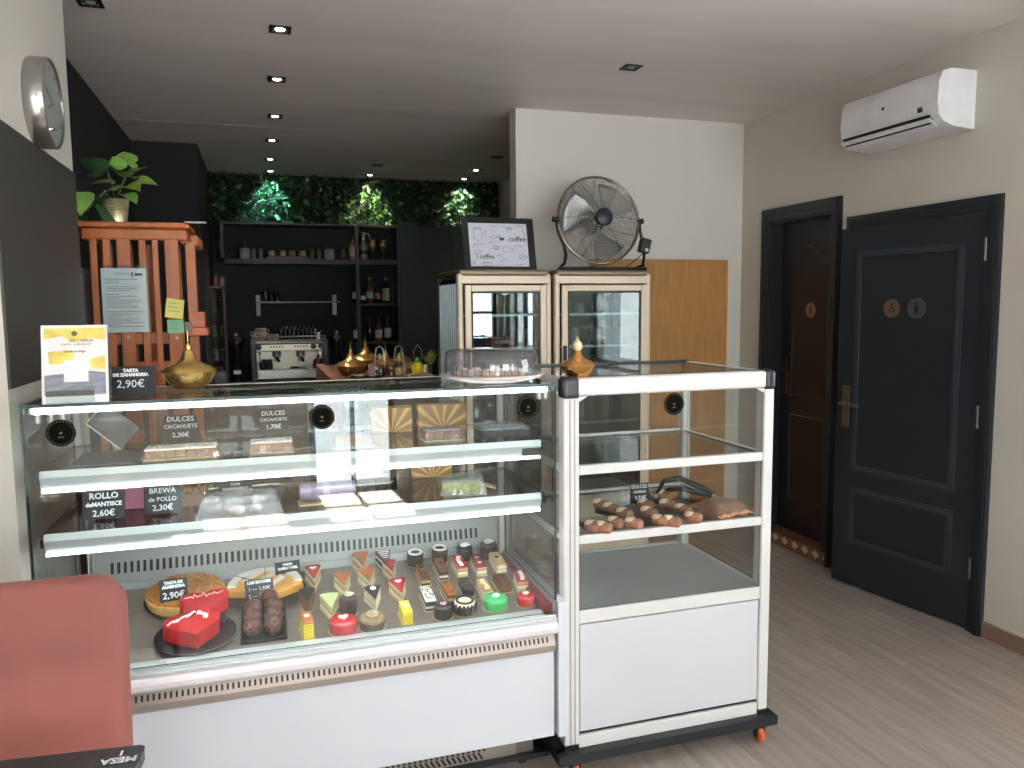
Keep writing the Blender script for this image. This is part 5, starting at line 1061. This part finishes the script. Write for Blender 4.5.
a=ox(81,268,YO+.02); b=ox(87,330,YO+.02); t=tag(L().box(a.x-.004,a.x+.002,YO-.03,YO+.18,b.z,a.z).build('side_sleeve',M('grey_sleeve',(150,148,158),.3,.1,.1,6,coat=.5),None,loc=(a.x,YO,b.z)),'grey plastic sleeve hanging on the left side of the orange stand','sleeve')
for px0,px1,py0,py1,cc,lb,rz_,nm in ((165,184,299,318,(222,214,120),'yellow sticky note on the orange stand, above the green one',.14,'yellow'),(167,184,320,333,(138,186,150),'green sticky note on the orange stand under the yellow one',0,'green')):
    a=ox(px0,py0,YO-.01); b=ox(px1,py1,YO-.01); c=(a+b)/2; t=thing('sticky_note',lb,'note',(c.x,YO-.008,c.z),0,None); w_=(b.x-a.x)/2; h_=(a.z-b.z)/2
    L().box(-w_,w_,-.001,0,-h_,h_,RY(rz_)).build('note_paper',M('note_'+nm,cc,.7,0,.05,10),t,world=False)
    for i in range(3): L().box(-w_*.7,w_*(.2+.2*i),-.0014,-.001,h_*(.5-.4*i),h_*(.56-.4*i),RY(rz_)).build('handwriting',inkg,t,world=False)
t=tag(L().box(ox(185,322).x,ox(192,322).x,YO-.012,YO-.002,ox(188,332).z,ox(188,322).z).build('pinned_photo',M('grey_card',(120,110,112),.5,0,.3,50),None,loc=(ox(188,322).x,YO-.01,ox(188,332).z)),'small grey card pinned right of the green note','card')
# pothos in brass pot
q=ox(116.5,221,3.62); pz=zT; t=thing('pothos_plant','trailing pothos with heart-shaped leaves in a shiny brass pot on the orange stand','plant',(q.x,3.62,pz))
hp2=ox(116,196,3.62).z-ox(116,221,3.62).z
L().lathe([(.040,0),(.052,hp2),(.049,hp2),(.046,hp2-.01),(.001,hp2-.012)],28).build('pot',M('champagne_metal',(226,218,180),.3,.75,.04,5),t,world=False)
for zz in (.55,.62,.69): L().tube([((.040+.0125*zz)*math.cos(a*PI/14),(.040+.0125*zz)*math.sin(a*PI/14),hp2*zz) for a in range(28)],.0012,5,True).build('pot_ring',brass,t,world=False)
lg=[M('pothos_green',(122,164,78),.35,0,.3,14,coat=.2),M('pothos_deep',(44,84,48),.4,0,.25,14,coat=.2)]
def leaf(par,p,size,az,el,mi,rollv=0):
    m=T(*p)@RZ(az)@RX(el)@RY(rollv); vs=[(0,0,0)];prof=[(.0,.0),(.28,.05),(.46,.22),(.44,.45),(.28,.72),(.1,.92),(0,1.05)]
    vv=[];
    for x,y in prof: vv.append((x*size,y*size,-.25*size*y*y+abs(x)*size*.25)); 
    ctr=[(0,y*size,-.25*size*y*y) for x,y in prof]; lft=[(-x,y,z) for x,y,z in vv]
    mb=L(); V=vv+ctr+lft; n7=len(prof); f=[(i,i+1,n7+i+1,n7+i) for i in range(n7-1)]+[(n7+i,n7+i+1,2*n7+i+1,2*n7+i) for i in range(n7-1)]
    V2=[(a,b,c-.0012) for a,b,c in V]; k=len(V)
    mb.add(V,f,True,m); mb.add(V2,[tuple(i for i in ff[::-1]) for ff in f],True,m)
    return mb.build('leaf',lg[mi],par,world=False)
def pl(px,py,Y=3.58): v=ony(px,py,Y); return (v.x-q.x,Y-3.62,v.z-pz)
vine=M('vine_stem',(86,96,58),.5,0,.2,20)
L().tube([(0,0,hp2-.01),pl(104,192),pl(94,204),pl(84,212,3.56),pl(78,216,3.55)],.004,6).build('vine',vine,t,world=False)
L().tube([(0,0,hp2-.01),pl(112,185),pl(107,170)],.003,6).build('stem',vine,t,world=False); L().tube([(0,0,hp2-.01),pl(122,185),pl(128,172)],.003,6).build('stem',vine,t,world=False)
for px,py,s,az,el,mi in ((104,172,.085,2.4,.5,1),(96,178,.07,2.9,.2,1),(128,166,.07,.4,1.0,0),(135,172,.06,-.4,.6,0),(120,176,.07,.9,.7,0),(126,186,.075,-.3,.2,0),(115,184,.065,1.6,.2,0),(137,181,.055,-1.2,.1,0),(124,194,.06,-2.4,-.3,0),(117,190,.055,2.6,0,0),(130,178,.06,-2.8,.1,0),(121,170,.055,2.8,.8,0),(80,192,.085,3.3,-.7,0),(101,205,.095,-2.2,-.9,1),(80,215,.06,2.9,-.8,1),(110,196,.06,2.2,-.4,1),(133,168,.05,.9,.9,0),(126,176,.06,3.0,.3,0)):
    leaf(t,pl(px,py),s*1.35,az,el,mi,random.uniform(-.4,.4))
# ------------------------------------------------------------------ CREAM DISPLAY FRIDGES
champ=M('champagne_frame',(214,196,174),.35,.1,.04,4); champd=M('bronze_cap',(120,104,82),.35,.4,.05,5)
def fridge(x0,x1,label,nm='display_fridge'):
    YFr,YBk=4.05,4.56; zt_=1.700; t=thing(nm,label,'display fridge',((x0+x1)/2,4.3,0),group='cream display fridges'); w=x1-x0
    L().box(x0+.01,x1-.01,YFr+.01,YBk,zt_-.02,zt_+.016).build('top_cap',champd,t,bevel=.012,seg=3)
    L().box(x0+.02,x1-.02,YFr+.004,YFr+.03,1.640,zt_-.018).build('header_panel',champ,t,bevel=.003)
    for a,b in ((x0,x0+.034),(x1-.034,x1)): L().box(a,b,YFr+.006,YFr+.05,.06,zt_-.005).build('corner_post',champ,t,bevel=.014,seg=4)
    for a,b in ((x0,x0+.03),(x1-.03,x1)): L().box(a,b,YBk-.04,YBk,.06,zt_-.02).build('rear_post',champd,t,bevel=.006)
    dx0,dx1=x0+.037,x1-.037; f=.034; ztop=1.632; zbot=.42
    d=L().box(dx0,dx0+f,YFr-.012,YFr+.004,zbot,ztop).box(dx1-f,dx1,YFr-.012,YFr+.004,zbot,ztop).box(dx0+f,dx1-f,YFr-.012,YFr+.004,ztop-f,ztop).box(dx0+f,dx1-f,YFr-.012,YFr+.004,zbot,zbot+f).build('door_frame',champ,t,bevel=.004)
    g=.010
    L().box(dx0+f,dx0+f+g,YFr-.008,YFr+.002,zbot+f,ztop-f).box(dx1-f-g,dx1-f,YFr-.008,YFr+.002,zbot+f,ztop-f).box(dx0+f,dx1-f,YFr-.008,YFr+.002,ztop-f-g,ztop-f).build('dark_gasket',M('gasket_dark',(48,46,44),.5),t)
    L().box(dx0+f,dx1-f,YFr-.005,YFr-.001,zbot+f,ztop-f).build('door_glass',glassmat('fridge_door_glass',(214,226,224),1,.075),t)
    L().box(dx0+.004,dx0+.022,YFr-.030,YFr-.012,1.18,1.30).build('door_handle',blackpl,t,bevel=.003)
    for xx in (x0+.004,x1-.010): L().box(xx,xx+.006,YFr+.05,YBk-.04,.42,zt_-.03).build('side_glass',glassmat('fridge_side_glass',(196,210,210),1.3,.12,.03),t)
    for i in range(9):
        for xx in ((x0-.001) if x0<1.3 else None,):
            if xx is not None: L().box(xx,xx+.004,YFr+.07+i*.046,YFr+.074+i*.046,.42,zt_-.06).build('side_rib',alu,t)
    L().box(x0+.03,x1-.03,YBk-.02,YBk-.005,.42,zt_-.03).build('back_panel',M('teal_grey_liner',(64,82,84),.45,0,.05,3),t)
    L().box(x0+.01,x1-.01,YFr+.012,YBk-.005,.06,.42).build('base_cabinet',champ,t,bevel=.004)
    for xx in (x0+.05,x1-.05):
        for yy in (YFr+.06,YBk-.06): L().lathe([(.018,0),(.02,.06)],12,T(xx,yy,0)).build('foot',blackpl,t)
    zs=[.62,.86,1.10,1.295,1.475]
    for z in zs: L().box(x0+.03,x1-.03,YFr+.05,YBk-.03,z-.006,z).build('glass_shelf',gl,t); L().box(x0+.04,x1-.04,YFr+.046,YFr+.05,z-.012,z+.002).build('shelf_edge',alu,t)
    return t
FL=ony(463,269,4.05).x; 
fridge(.985,1.515,'left cream-framed display fridge with the coffee picture on top'); fridge(1.533,2.122,'right cream-framed display fridge with the metal fan on top')
def can(x,y,z,r,h,c,label,grp,nm='drink_can',cat='can'):
    t=thing(nm,label,cat,(x,y,z),0,grp); L().lathe([(r*.85,0),(r,.006),(r,h-.008),(r*.85,h)],18).build('body',M('can_%d_%d_%d'%c,c,.3,.3,.15,12),t,world=False); L().lathe([(r*.84,h),(r*.8,h+.003),(.001,h+.002)],18).build('lid',steel,t,world=False)
G='cans and tins in the left display fridge'
for x,c,lb,r in ((1.145,(170,36,40),'red tin at the left end of the top fridge shelf',.036),(1.275,(150,126,110),'beige tin in the middle of the top fridge shelf',.026),(1.330,(70,150,60),'green tin on the top fridge shelf',.030),(1.395,(96,120,60),'olive tin right of the green one on the top fridge shelf',.026),(1.215,(30,38,44),'dark tin right of the red one on the top fridge shelf',.026)): can(x,4.24,1.475,r,.11,c,lb,G)
for x,c,lb,w in ((1.26,(160,36,40),'red flat carton on the third fridge shelf',.14),):
    t=thing('carton',lb,'carton',(x,4.2,1.295-.0)); L().box(-w/2,w/2,-.05,.05,0,.055).build('box',M('red_carton',c,.45,0,.05,8),t,world=False,bevel=.002); L().box(-w*.3,w*.3,-.051,-.05,.018,.036).build('label_panel',cream,t,world=False)
for x,c,lb in ((1.34,(120,100,76),'brown jar left of the two on the third fridge shelf'),(1.405,(128,112,88),'brown jar right on the third fridge shelf'),(1.14,(40,74,96),'blue tin at the left of the third fridge shelf')): can(x,4.22,1.295,.028,.095,c,lb,G,'storage_jar','jar')
for k,(x,c) in enumerate(((1.14,(40,90,110)),(1.22,(140,140,140)),(1.30,(52,66,80)),(1.38,(36,96,64)))): can(x,4.22,1.10,.03,.115,c,'%s can on the fourth shelf of the left fridge'%('teal','silver','navy','green')[k],G)
for k,x in enumerate((1.14,1.21,1.28,1.35,1.42)):
    can(x,4.22,.86,.03,.12,((120,40,40),(60,80,90),(150,140,120),(44,70,60),(90,90,96))[k],'%s can low in the left fridge'%('dark red','grey-blue','cream','dark green','grey')[k],G)
G2='items in the right display fridge'
for z,n,hh in ((1.475,6,.06),(1.295,7,.09),(1.10,6,.12),(.86,6,.12)):
    for k in range(n):
        x=1.62+k*.40/(n-1)*1.0; c=((150,158,156),(92,116,114),(176,180,176),(70,92,92))[k%4]; 
        can(x,4.30,z,.028,hh,c,'%s %s on the %s shelf of the right fridge'%(('pale','teal','white','dark teal')[k%4],'bowl' if hh<.1 else 'can',{1.475:'top',1.295:'second',1.10:'third',.86:'lowest'}[z]),G2,'stacked_bowl' if hh<.1 else 'drink_can','bowl' if hh<.1 else 'can')
# round badges and yellow sticker on the fridge glass
for px,py,lb in ((505,290,'round pale swirl sticker on the left fridge door'),(607,290.5,'round pale swirl sticker on the right fridge door')):
    q=ony(px,py,4.045); t=thing('round_badge',lb,'sticker',(q.x,4.0435,q.z)); L().lathe([(.028,0),(.028,.0012)],28,RX(PI/2)).build('disc',M('badge_grey',(150,152,150),.35,.3,.3,60),t,world=False); 
    L().tube([((.003+.0009*i)*math.cos(i*.7),-.0016,(.003+.0009*i)*math.sin(i*.7)) for i in range(24)],.0011,5).build('swirl',M('print_dark',(70,70,76),.8),t,world=False)
q=ony(536,290,4.045); t=thing('yellow_sticker','small yellow sticker at the top right of the left fridge door','sticker',(q.x,4.0435,q.z)); L().box(-.024,.024,-.001,0,-.016,.016).build('paper',M('note_pale_yellow',(206,196,110),.6,0,.2,40),t,world=False); L().box(-.016,.016,-.0014,-.001,-.003,.001).build('print',M('print_dark',(70,70,76),.8),t,world=False)
# ------------------------------------------------------------------ COFFEE PICTURE
YP=4.30; zt_=1.7165
pt=thing('framed_coffee_print','black-framed white coffee doodle print standing on the left fridge','picture',(1.24,YP,zt_))
A_=ony(456,217,YP+.05); B_=ony(527,217,YP+.05); C_=ony(464,268,YP-.04); D_=ony(536,268,YP-.04)
zt_p=ony(495,216,YP+.04).z; hh=zt_p-zt_
def PQ(u,v,off=0):  # u,v in 0..1 over the leaning frame (a slightly sheared stand against perspective)
    x0=C_.x+.0; x1=D_.x; xx=x0+(x1-x0)*u; lean=math.radians(14)
    yaw_=math.radians(0); p=Vector((xx-(1-u)*0,YP-.04+math.sin(lean)*hh*v-off*math.cos(lean),zt_+math.cos(lean)*hh*v*1.0-off*math.sin(lean)))
    return p
def pslab(u0,u1,v0,v1,o0,o1,mb=None):
    mb=mb or L(); P=[PQ(u,v,o) for o in (o0,o1) for v in (v0,v1) for u in (u0,u1)]
    return mb.add(P,[(0,1,3,2),(4,6,7,5),(0,4,5,1),(2,3,7,6),(0,2,6,4),(1,5,7,3)])
bf=M('black_frame',(18,18,22),.35)
f_=L(); 
for a in ((0,.09,0,1),(.91,1,0,1),(.09,.91,0,.09),(.09,.91,.9,1)): pslab(*a,.0,.022,f_)
f_.build('frame',bf,pt,bevel=.002); pr_=pslab(.085,.915,.085,.905,.002,.008).build('print_sheet',M('print_white',(214,216,226),.5),pt)
dk2=M('doodle_ink',(110,112,122),.7)
lean=math.radians(14); pm=Matrix.Translation(PQ(0,0,.009))@RX(-lean)@UP   # x right, y up on the print
Wp=(D_.x-C_.x)
def dood(pts,closed=False,r=.0011): return [ (pm@Vector((x*Wp,y*hh,0))) for x,y in pts]
g=L()
def circ(cx,cy,rx,ry,a0=0,a1=360,n=14): return [(cx+rx*math.cos(math.radians(a0+(a1-a0)*i/n)),cy+ry*math.sin(math.radians(a0+(a1-a0)*i/n))) for i in range(n+1)]
shapes=[[(.17,.78),(.16,.62),(.22,.55),(.28,.62),(.27,.78),(.17,.78)],circ(.30,.7,.03,.06,-80,80),[(.15,.50),(.30,.50)],circ(.22,.80,.055,.015),
 circ(.44,.66,.05,.05,180,360),[(.39,.66),(.49,.66)],circ(.50,.65,.02,.03,-80,80),circ(.66,.80,.045,.03),circ(.66,.80,.02,.012),circ(.8,.82,.05,.035,20,200),[(.55,.82),(.6,.86),(.63,.8)],
 circ(.46,.44,.05,.035),circ(.46,.44,.025,.015),[(.56,.46),(.56,.36),(.66,.36),(.66,.46),(.56,.46)],circ(.68,.41,.02,.03,-80,80),circ(.82,.27,.06,.04),[(.78,.24),(.82,.29),(.87,.27)],circ(.2,.36,.05,.03),[(.13,.2),(.16,.15),(.13,.12)],[(.26,.16),(.26,.1),(.38,.1),(.38,.16),(.26,.16)],[(.5,.18),(.56,.22),(.62,.18),(.66,.22)],[(.72,.46),(.76,.5),(.8,.45),(.84,.5)],[(.14,.44),(.17,.5),(.2,.44)],[(.4,.85),(.44,.82),(.48,.86)],[(.72,.14),(.78,.12),(.84,.15)],[(.36,.52),(.4,.56),(.44,.53)],[(.86,.6),(.88,.7),(.85,.78)],[(.46,.28),(.5,.3),(.54,.27)]]
for s_ in shapes: g.tube(dood(s_),.0012,5)
for i in range(70):
    x=random.uniform(.12,.88); y=random.uniform(.12,.88); a=random.uniform(0,6.28); l_=random.uniform(.01,.03); g.tube(dood([(x,y),(x+l_*math.cos(a),y+l_*math.sin(a))]),.0008,4)
g.build('doodles',dk2,pr_)
text('I    coffee',.042,M('print_dark',(70,70,76),.8),pr_,pm@T(.70*Wp,.60*hh,.001),.0003,'lettering',.0005,w=True); text('I coffee',.036,M('print_dark',(70,70,76),.8),pr_,pm@T(.30*Wp,.27*hh,.001),.0003,'lettering',.0004,w=True)
# heart between the words
L().prism([(.556*Wp+x*.012,.60*hh+y*.012) for x,y in heart],.0006,pm@T(0,0,.001)).build('printed_heart',M('print_dark',(70,70,76),.8),pr_)
# ------------------------------------------------------------------ FAN
fc=Vector((1.858,4.20,2.004)); R_=.250
fan=thing('floor_fan','round chrome metal fan on a black tube stand on top of the right fridge','fan',(1.86,4.22,1.7165))
FM=Matrix.Translation(fc)@RX(math.radians(-8))   # local -Y = blowing direction, ring in XZ
chrome=M('dark_chrome',(150,145,140),.22,.95,.1,8); 
def fcirc(r,y,n=56): return [FM@Vector((r*math.cos(2*PI*i/n),y,r*math.sin(2*PI*i/n))) for i in range(n)]
def prof(r,front): 
    s=-1 if front else 1; u=min(r/R_,1); return s*(.012+.062*(1-u**3.2))
for front,nm in ((True,'front_grille'),(False,'rear_grille')):
    g=L(); nr=24 if front else 16
    for i in range(nr):
        r=.062+(R_-.066)*i/(nr-1); g.tube(fcirc(r,prof(r,front),48),.0013 if front else .0014,5,True)
    for k in range(12 if front else 10):
        a=2*PI*k/(12 if front else 10)+(.0 if front else .3); 
        if front and k%2: continue
        g.tube([FM@Vector((r*math.cos(a),prof(r,front)+(-.002 if front else .002),r*math.sin(a))) for r in [.05+.2*j/8 for j in range(9)]],.0018,5)
    g.build(nm,chrome,fan)
L().tube(fcirc(R_,0,64),.0075,8,True).build('outer_ring',chrome,fan)
L().lathe([(.052,0),(.052,.008),(.044,.016),(.001,.018)],32,FM@T(0,-.075,0)@RX(PI/2)).build('centre_badge',M('badge_navy',(50,54,66),.35,.3),fan)
L().lathe([(.05,-.02),(.058,0),(.055,.09),(.03,.10)],28,FM@T(0,.06,0)@RX(-PI/2)).build('motor',M('motor_dark',(40,40,42),.4,.4),fan)
bl_=M('fan_blade_metal',(165,164,164),.35,.7,.05,6)
for k,a0 in enumerate((math.radians(35),math.radians(150),math.radians(268))):
    vs=[];N=12;K=7
    for j in range(K+1):
        v=j/K; r=.035+v*.185; wa=math.radians(26+34*math.sin(PI*min(1,v*1.05)*.62))
        for i in range(N+1):
            u=i/N-.5; a=a0+u*wa*1.15+.30*v; vs.append(FM@Vector((r*math.cos(a),-.005+u*.055+.004,r*math.sin(a))))
    f=[(j*(N+1)+i,j*(N+1)+i+1,(j+1)*(N+1)+i+1,(j+1)*(N+1)+i) for j in range(K) for i in range(N)]
    mb=L().add(vs,f,True); o=mb.build('blade',bl_,fan); sd=o.modifiers.new('thick','SOLIDIFY'); sd.thickness=.002
L().lathe([(.035,-.03),(.035,.03)],24,FM@RX(PI/2)).build('blade_hub',chrome,fan)
zb=1.7165+.010
stand=[Vector((fc.x-.257,fc.y+.0,fc.z)),Vector((fc.x-.250,fc.y,fc.z-.06)),Vector((fc.x-.215,fc.y-.005,fc.z-.15)),Vector((fc.x-.205,fc.y-.01,fc.z-.20)),Vector((fc.x-.222,fc.y-.03,zb+.03)),Vector((fc.x-.262,fc.y-.06,zb)),Vector((fc.x-.258,fc.y-.085,zb)),Vector((fc.x-.2,fc.y-.09,zb)),Vector((fc.x+.2,fc.y-.09,zb)),Vector((fc.x+.258,fc.y-.085,zb)),Vector((fc.x+.262,fc.y-.06,zb)),Vector((fc.x+.268,fc.y-.03,zb+.03)),Vector((fc.x+.285,fc.y-.01,fc.z-.20)),Vector((fc.x+.280,fc.y,fc.z-.13)),Vector((fc.x+.262,fc.y,fc.z-.05)),Vector((fc.x+.257,fc.y,fc.z))]
L().tube(stand,.009,10).build('tube_stand',M('stand_black_chrome',(42,40,40),.22,.6,.05,8),fan)
L().tube([(fc.x-.22,fc.y+.08,zb),(fc.x+.24,fc.y+.08,zb)],.009,10).tube([(fc.x-.23,fc.y-.03,zb+.02),(fc.x-.22,fc.y+.08,zb)],.008,8).tube([(fc.x+.26,fc.y-.03,zb+.02),(fc.x+.24,fc.y+.08,zb)],.008,8).build('rear_foot',M('stand_black_chrome',(42,40,40),.22,.6,.05,8),fan)
for s_ in (-1,1): L().cyl((fc.x+s_*.248,fc.y,fc.z),(fc.x+s_*.28,fc.y,fc.z),.016,14).build('tilt_knob',blackpl,fan)
q=ony(644,246,4.19); bxx=L().cbox((0,0,0),(.062,.05,.085),T(q.x,4.185,q.z)@RY(.25)).build('control_box',blackpl,fan,bevel=.008); qq=ony(646.5,250,4.155); L().lathe([(.012,0),(.012,.008),(.009,.01)],18,T(qq.x,4.16,qq.z)@RX(PI/2)).build('speed_dial',M('pale_dial',(190,190,192),.3,.4),bxx)
L().tube([(q.x,4.20,q.z-.04),(q.x+.02,4.3,1.80),(q.x-.02,4.45,1.73),(q.x+.06,4.57,1.70),(q.x+.06,4.585,1.2)],.0035,6).build('power_cord',blackpl,fan)
# ------------------------------------------------------------------ PLYWOOD SHEET
q1=ony(727,260,4.585); q0=ony(640,260,4.585)
ply=M('plywood_sheet',(172,124,70),.55,0,.12,5,.05,stretch=(8,1,1)); t=thing('plywood_sheet','tall ochre plywood sheet leaning on the white wall right of the fridges','wooden panel',((q0.x+q1.x)/2,4.58,0))
L().box(q0.x-.35,q1.x,4.574,4.588,0,q1.z).build('sheet',ply,t)
L().box(q1.x-.002,q1.x+.004,4.573,4.589,0,q1.z).build('pale_edge',M('ply_edge',(210,178,128),.6,0,.2,40,stretch=(1,1,20)),t)
for px,py in ((659,284),(677,275)): 
    v=ony(px,py,4.573); L().lathe([(.004,0),(.004,.0015)],8,T(v.x,4.574,v.z)@RX(PI/2)).build('screw_hole',crust,t)
# ------------------------------------------------------------------ PINK CHAIR AND TABLE
velvet=M('pink_velvet',(134,80,75),.8,0,.10,4,.15,sheen=.25)
ch=thing('velvet_chair','dusty pink velvet chair tucked behind the black table at the lower left','chair',(-.555,1.72,0))
def rrect(w,h,r,n=8):
    pts=[]
    for cx,cy,a0 in ((w/2-r,h-r,0),(-w/2+r,h-r,90),(-w/2+r*.4,r*.4,180),(w/2-r*.4,r*.4,270)):
        rr=r if cy>h/2 else r*.4
        for i in range(n+1): a=math.radians(a0+90*i/n); pts.append((cx+rr*math.cos(a),cy+rr*math.sin(a)))
    return pts
cw=.54
vs=[];rings=[];base=rrect(cw,.40,.065)
cxm,cym=0,.20
layers=[(.90,.000),(.955,.004),(.985,.014),(1.0,.030),(1.0,.050),(.985,.062),(.94,.070)]
mb=L(); n=len(base)
for s_,y in layers:
    for x,z in base: vs.append((cxm+(x-cxm)*(1-(1-s_)*1.0),y-.035,cym+(z-cym)*(1-(1-s_)*1.2)))
fs=[(j*n+i,(j+1)*n+i,(j+1)*n+(i+1)%n,j*n+(i+1)%n) for j in range(len(layers)-1) for i in range(n)]
fs.append(tuple(range(n))); fs.append(tuple((len(layers)-1)*n+i for i in range(n))[::-1])
mb.add(vs,fs,True,T(-.568,1.74,.570)@RX(math.radians(-7))); mb.build('backrest',velvet,ch)
L().box(-.80,-.31,1.30,1.72,.42,.50).build('seat',velvet,ch,bevel=.03,seg=4)
for sx in (-1,1):
    for yy,dy in ((1.36,-.03),(1.70,.04)): L().cyl((-.555+sx*.19,yy,.43),(-.555+sx*.22,yy+dy,0),.014,12,.010).build('leg',blackpl,ch)
    L().tube([(-.555+sx*.12,1.66,.44),(-.555+sx*.12,1.745,.48),(-.555+sx*.12,1.755,.62)],.012,8).build('back_bracket',blackpl,ch)
tq=onz(146,744,.75); rzt=math.radians(-6)
tb=thing('cafe_table','black square cafe table with MESA 1 sticker at the bottom left corner','table',(tq.x-.33,tq.y-.33,0))
TM=T(tq.x,tq.y,0)@RZ(rzt)
rr=[]; w_=.66
for cx_,cy_,a0 in ((-.012,-.012,0),(-w_+.012,-.012,90),(-w_+.012,-w_+.012,180),(-.012,-w_+.012,270)):
    for i in range(7): a=math.radians(a0+15*i); rr.append((cx_+.012*math.cos(a),cy_+.012*math.sin(a)))
L().prism(rr,.022,TM,z0=.728).build('table_top',M('black_table_top',(40,46,50),.35,0,.1,6),tb,bevel=.003)
mid=TM@Vector((-.33,-.33,0)); L().cyl((mid.x,mid.y,.02),(mid.x,mid.y,.728),.03,18).build('column',blackpl,tb); L().box(mid.x-.22,mid.x+.22,mid.y-.22,mid.y+.22,0,.02).build('foot_plate',blackpl,tb,bevel=.006)
mq=onz(120,757,.751); mm=T(mq.x,mq.y,.7504)@RZ(PI+rzt+.05)
L().box(-.036,.036,-.024,.022,0,.0006,mm@T(0,.0,0)).build('number_sticker',M('sticker_black',(26,28,30),.3),tb)
s1=text('MESA',.024,chalk,tb,mm@T(0,.009,.0008),.0002,'lettering',.0006,w=True); text('1',.022,chalk,tb,mm@T(0.0,-.013,.0008),.0002,'lettering',.0006,w=True)
# ------------------------------------------------------------------ DAYLIGHT
def area(name,loc,rot,sx,sy,power,col=(.93,.97,1)):
    ld=bpy.data.lights.new(name,'AREA'); ld.shape='RECTANGLE'; ld.size=sx; ld.size_y=sy; ld.energy=power; ld.color=col
    o=bpy.data.objects.new(name,ld); COL.objects.link(o); o.location=loc; o.rotation_euler=rot; return o
K=.54
for z_,y_,w_,e_ in ((1.260,2.231,1.36,1.0),(1.046,2.262,1.33,1.0),(.879,2.262,1.33,2.4)):
    area('led_strip_lamp',(.126,y_,z_-.002),(math.radians(12),0,0),w_,.012,e_,(.96,.98,1))
area('daylight_door',(.67,-2.30,1.05),(PI/2,0,0),.8,2.0,45*K)
area('daylight_window_left',(-.41,-2.30,1.67),(PI/2,0,0),1.1,1.35,70*K)
area('daylight_window_right',(2.25,-2.30,1.67),(PI/2,0,0),1.5,1.35,140*K)
area('daylight_window_side',(3.40,1.52,1.67),(PI/2,0,PI/2),1.15,1.35,40*K)
area('daylight_window_corner',(3.40,-1.32,1.67),(PI/2,0,PI/2),1.15,1.35,90*K)
sd_=bpy.data.lights.new('sun','SUN'); sd_.energy=560; sd_.angle=math.radians(1.5); sd_.color=(1,.95,.88); so=bpy.data.objects.new('sun',sd_); COL.objects.link(so); so.rotation_euler=(math.radians(24),0,math.radians(-4))
wd=bpy.data.worlds.new('world'); S.world=wd; wd.use_nodes=True; wd.node_tree.nodes['Background'].inputs[0].default_value=(.85,.92,1,1); wd.node_tree.nodes['Background'].inputs[1].default_value=3.0
vs_=S.view_settings; vs_.view_transform='Standard'; vs_.look='None'; vs_.gamma=1; vs_.use_curve_mapping=False; vs_.exposure=0.38
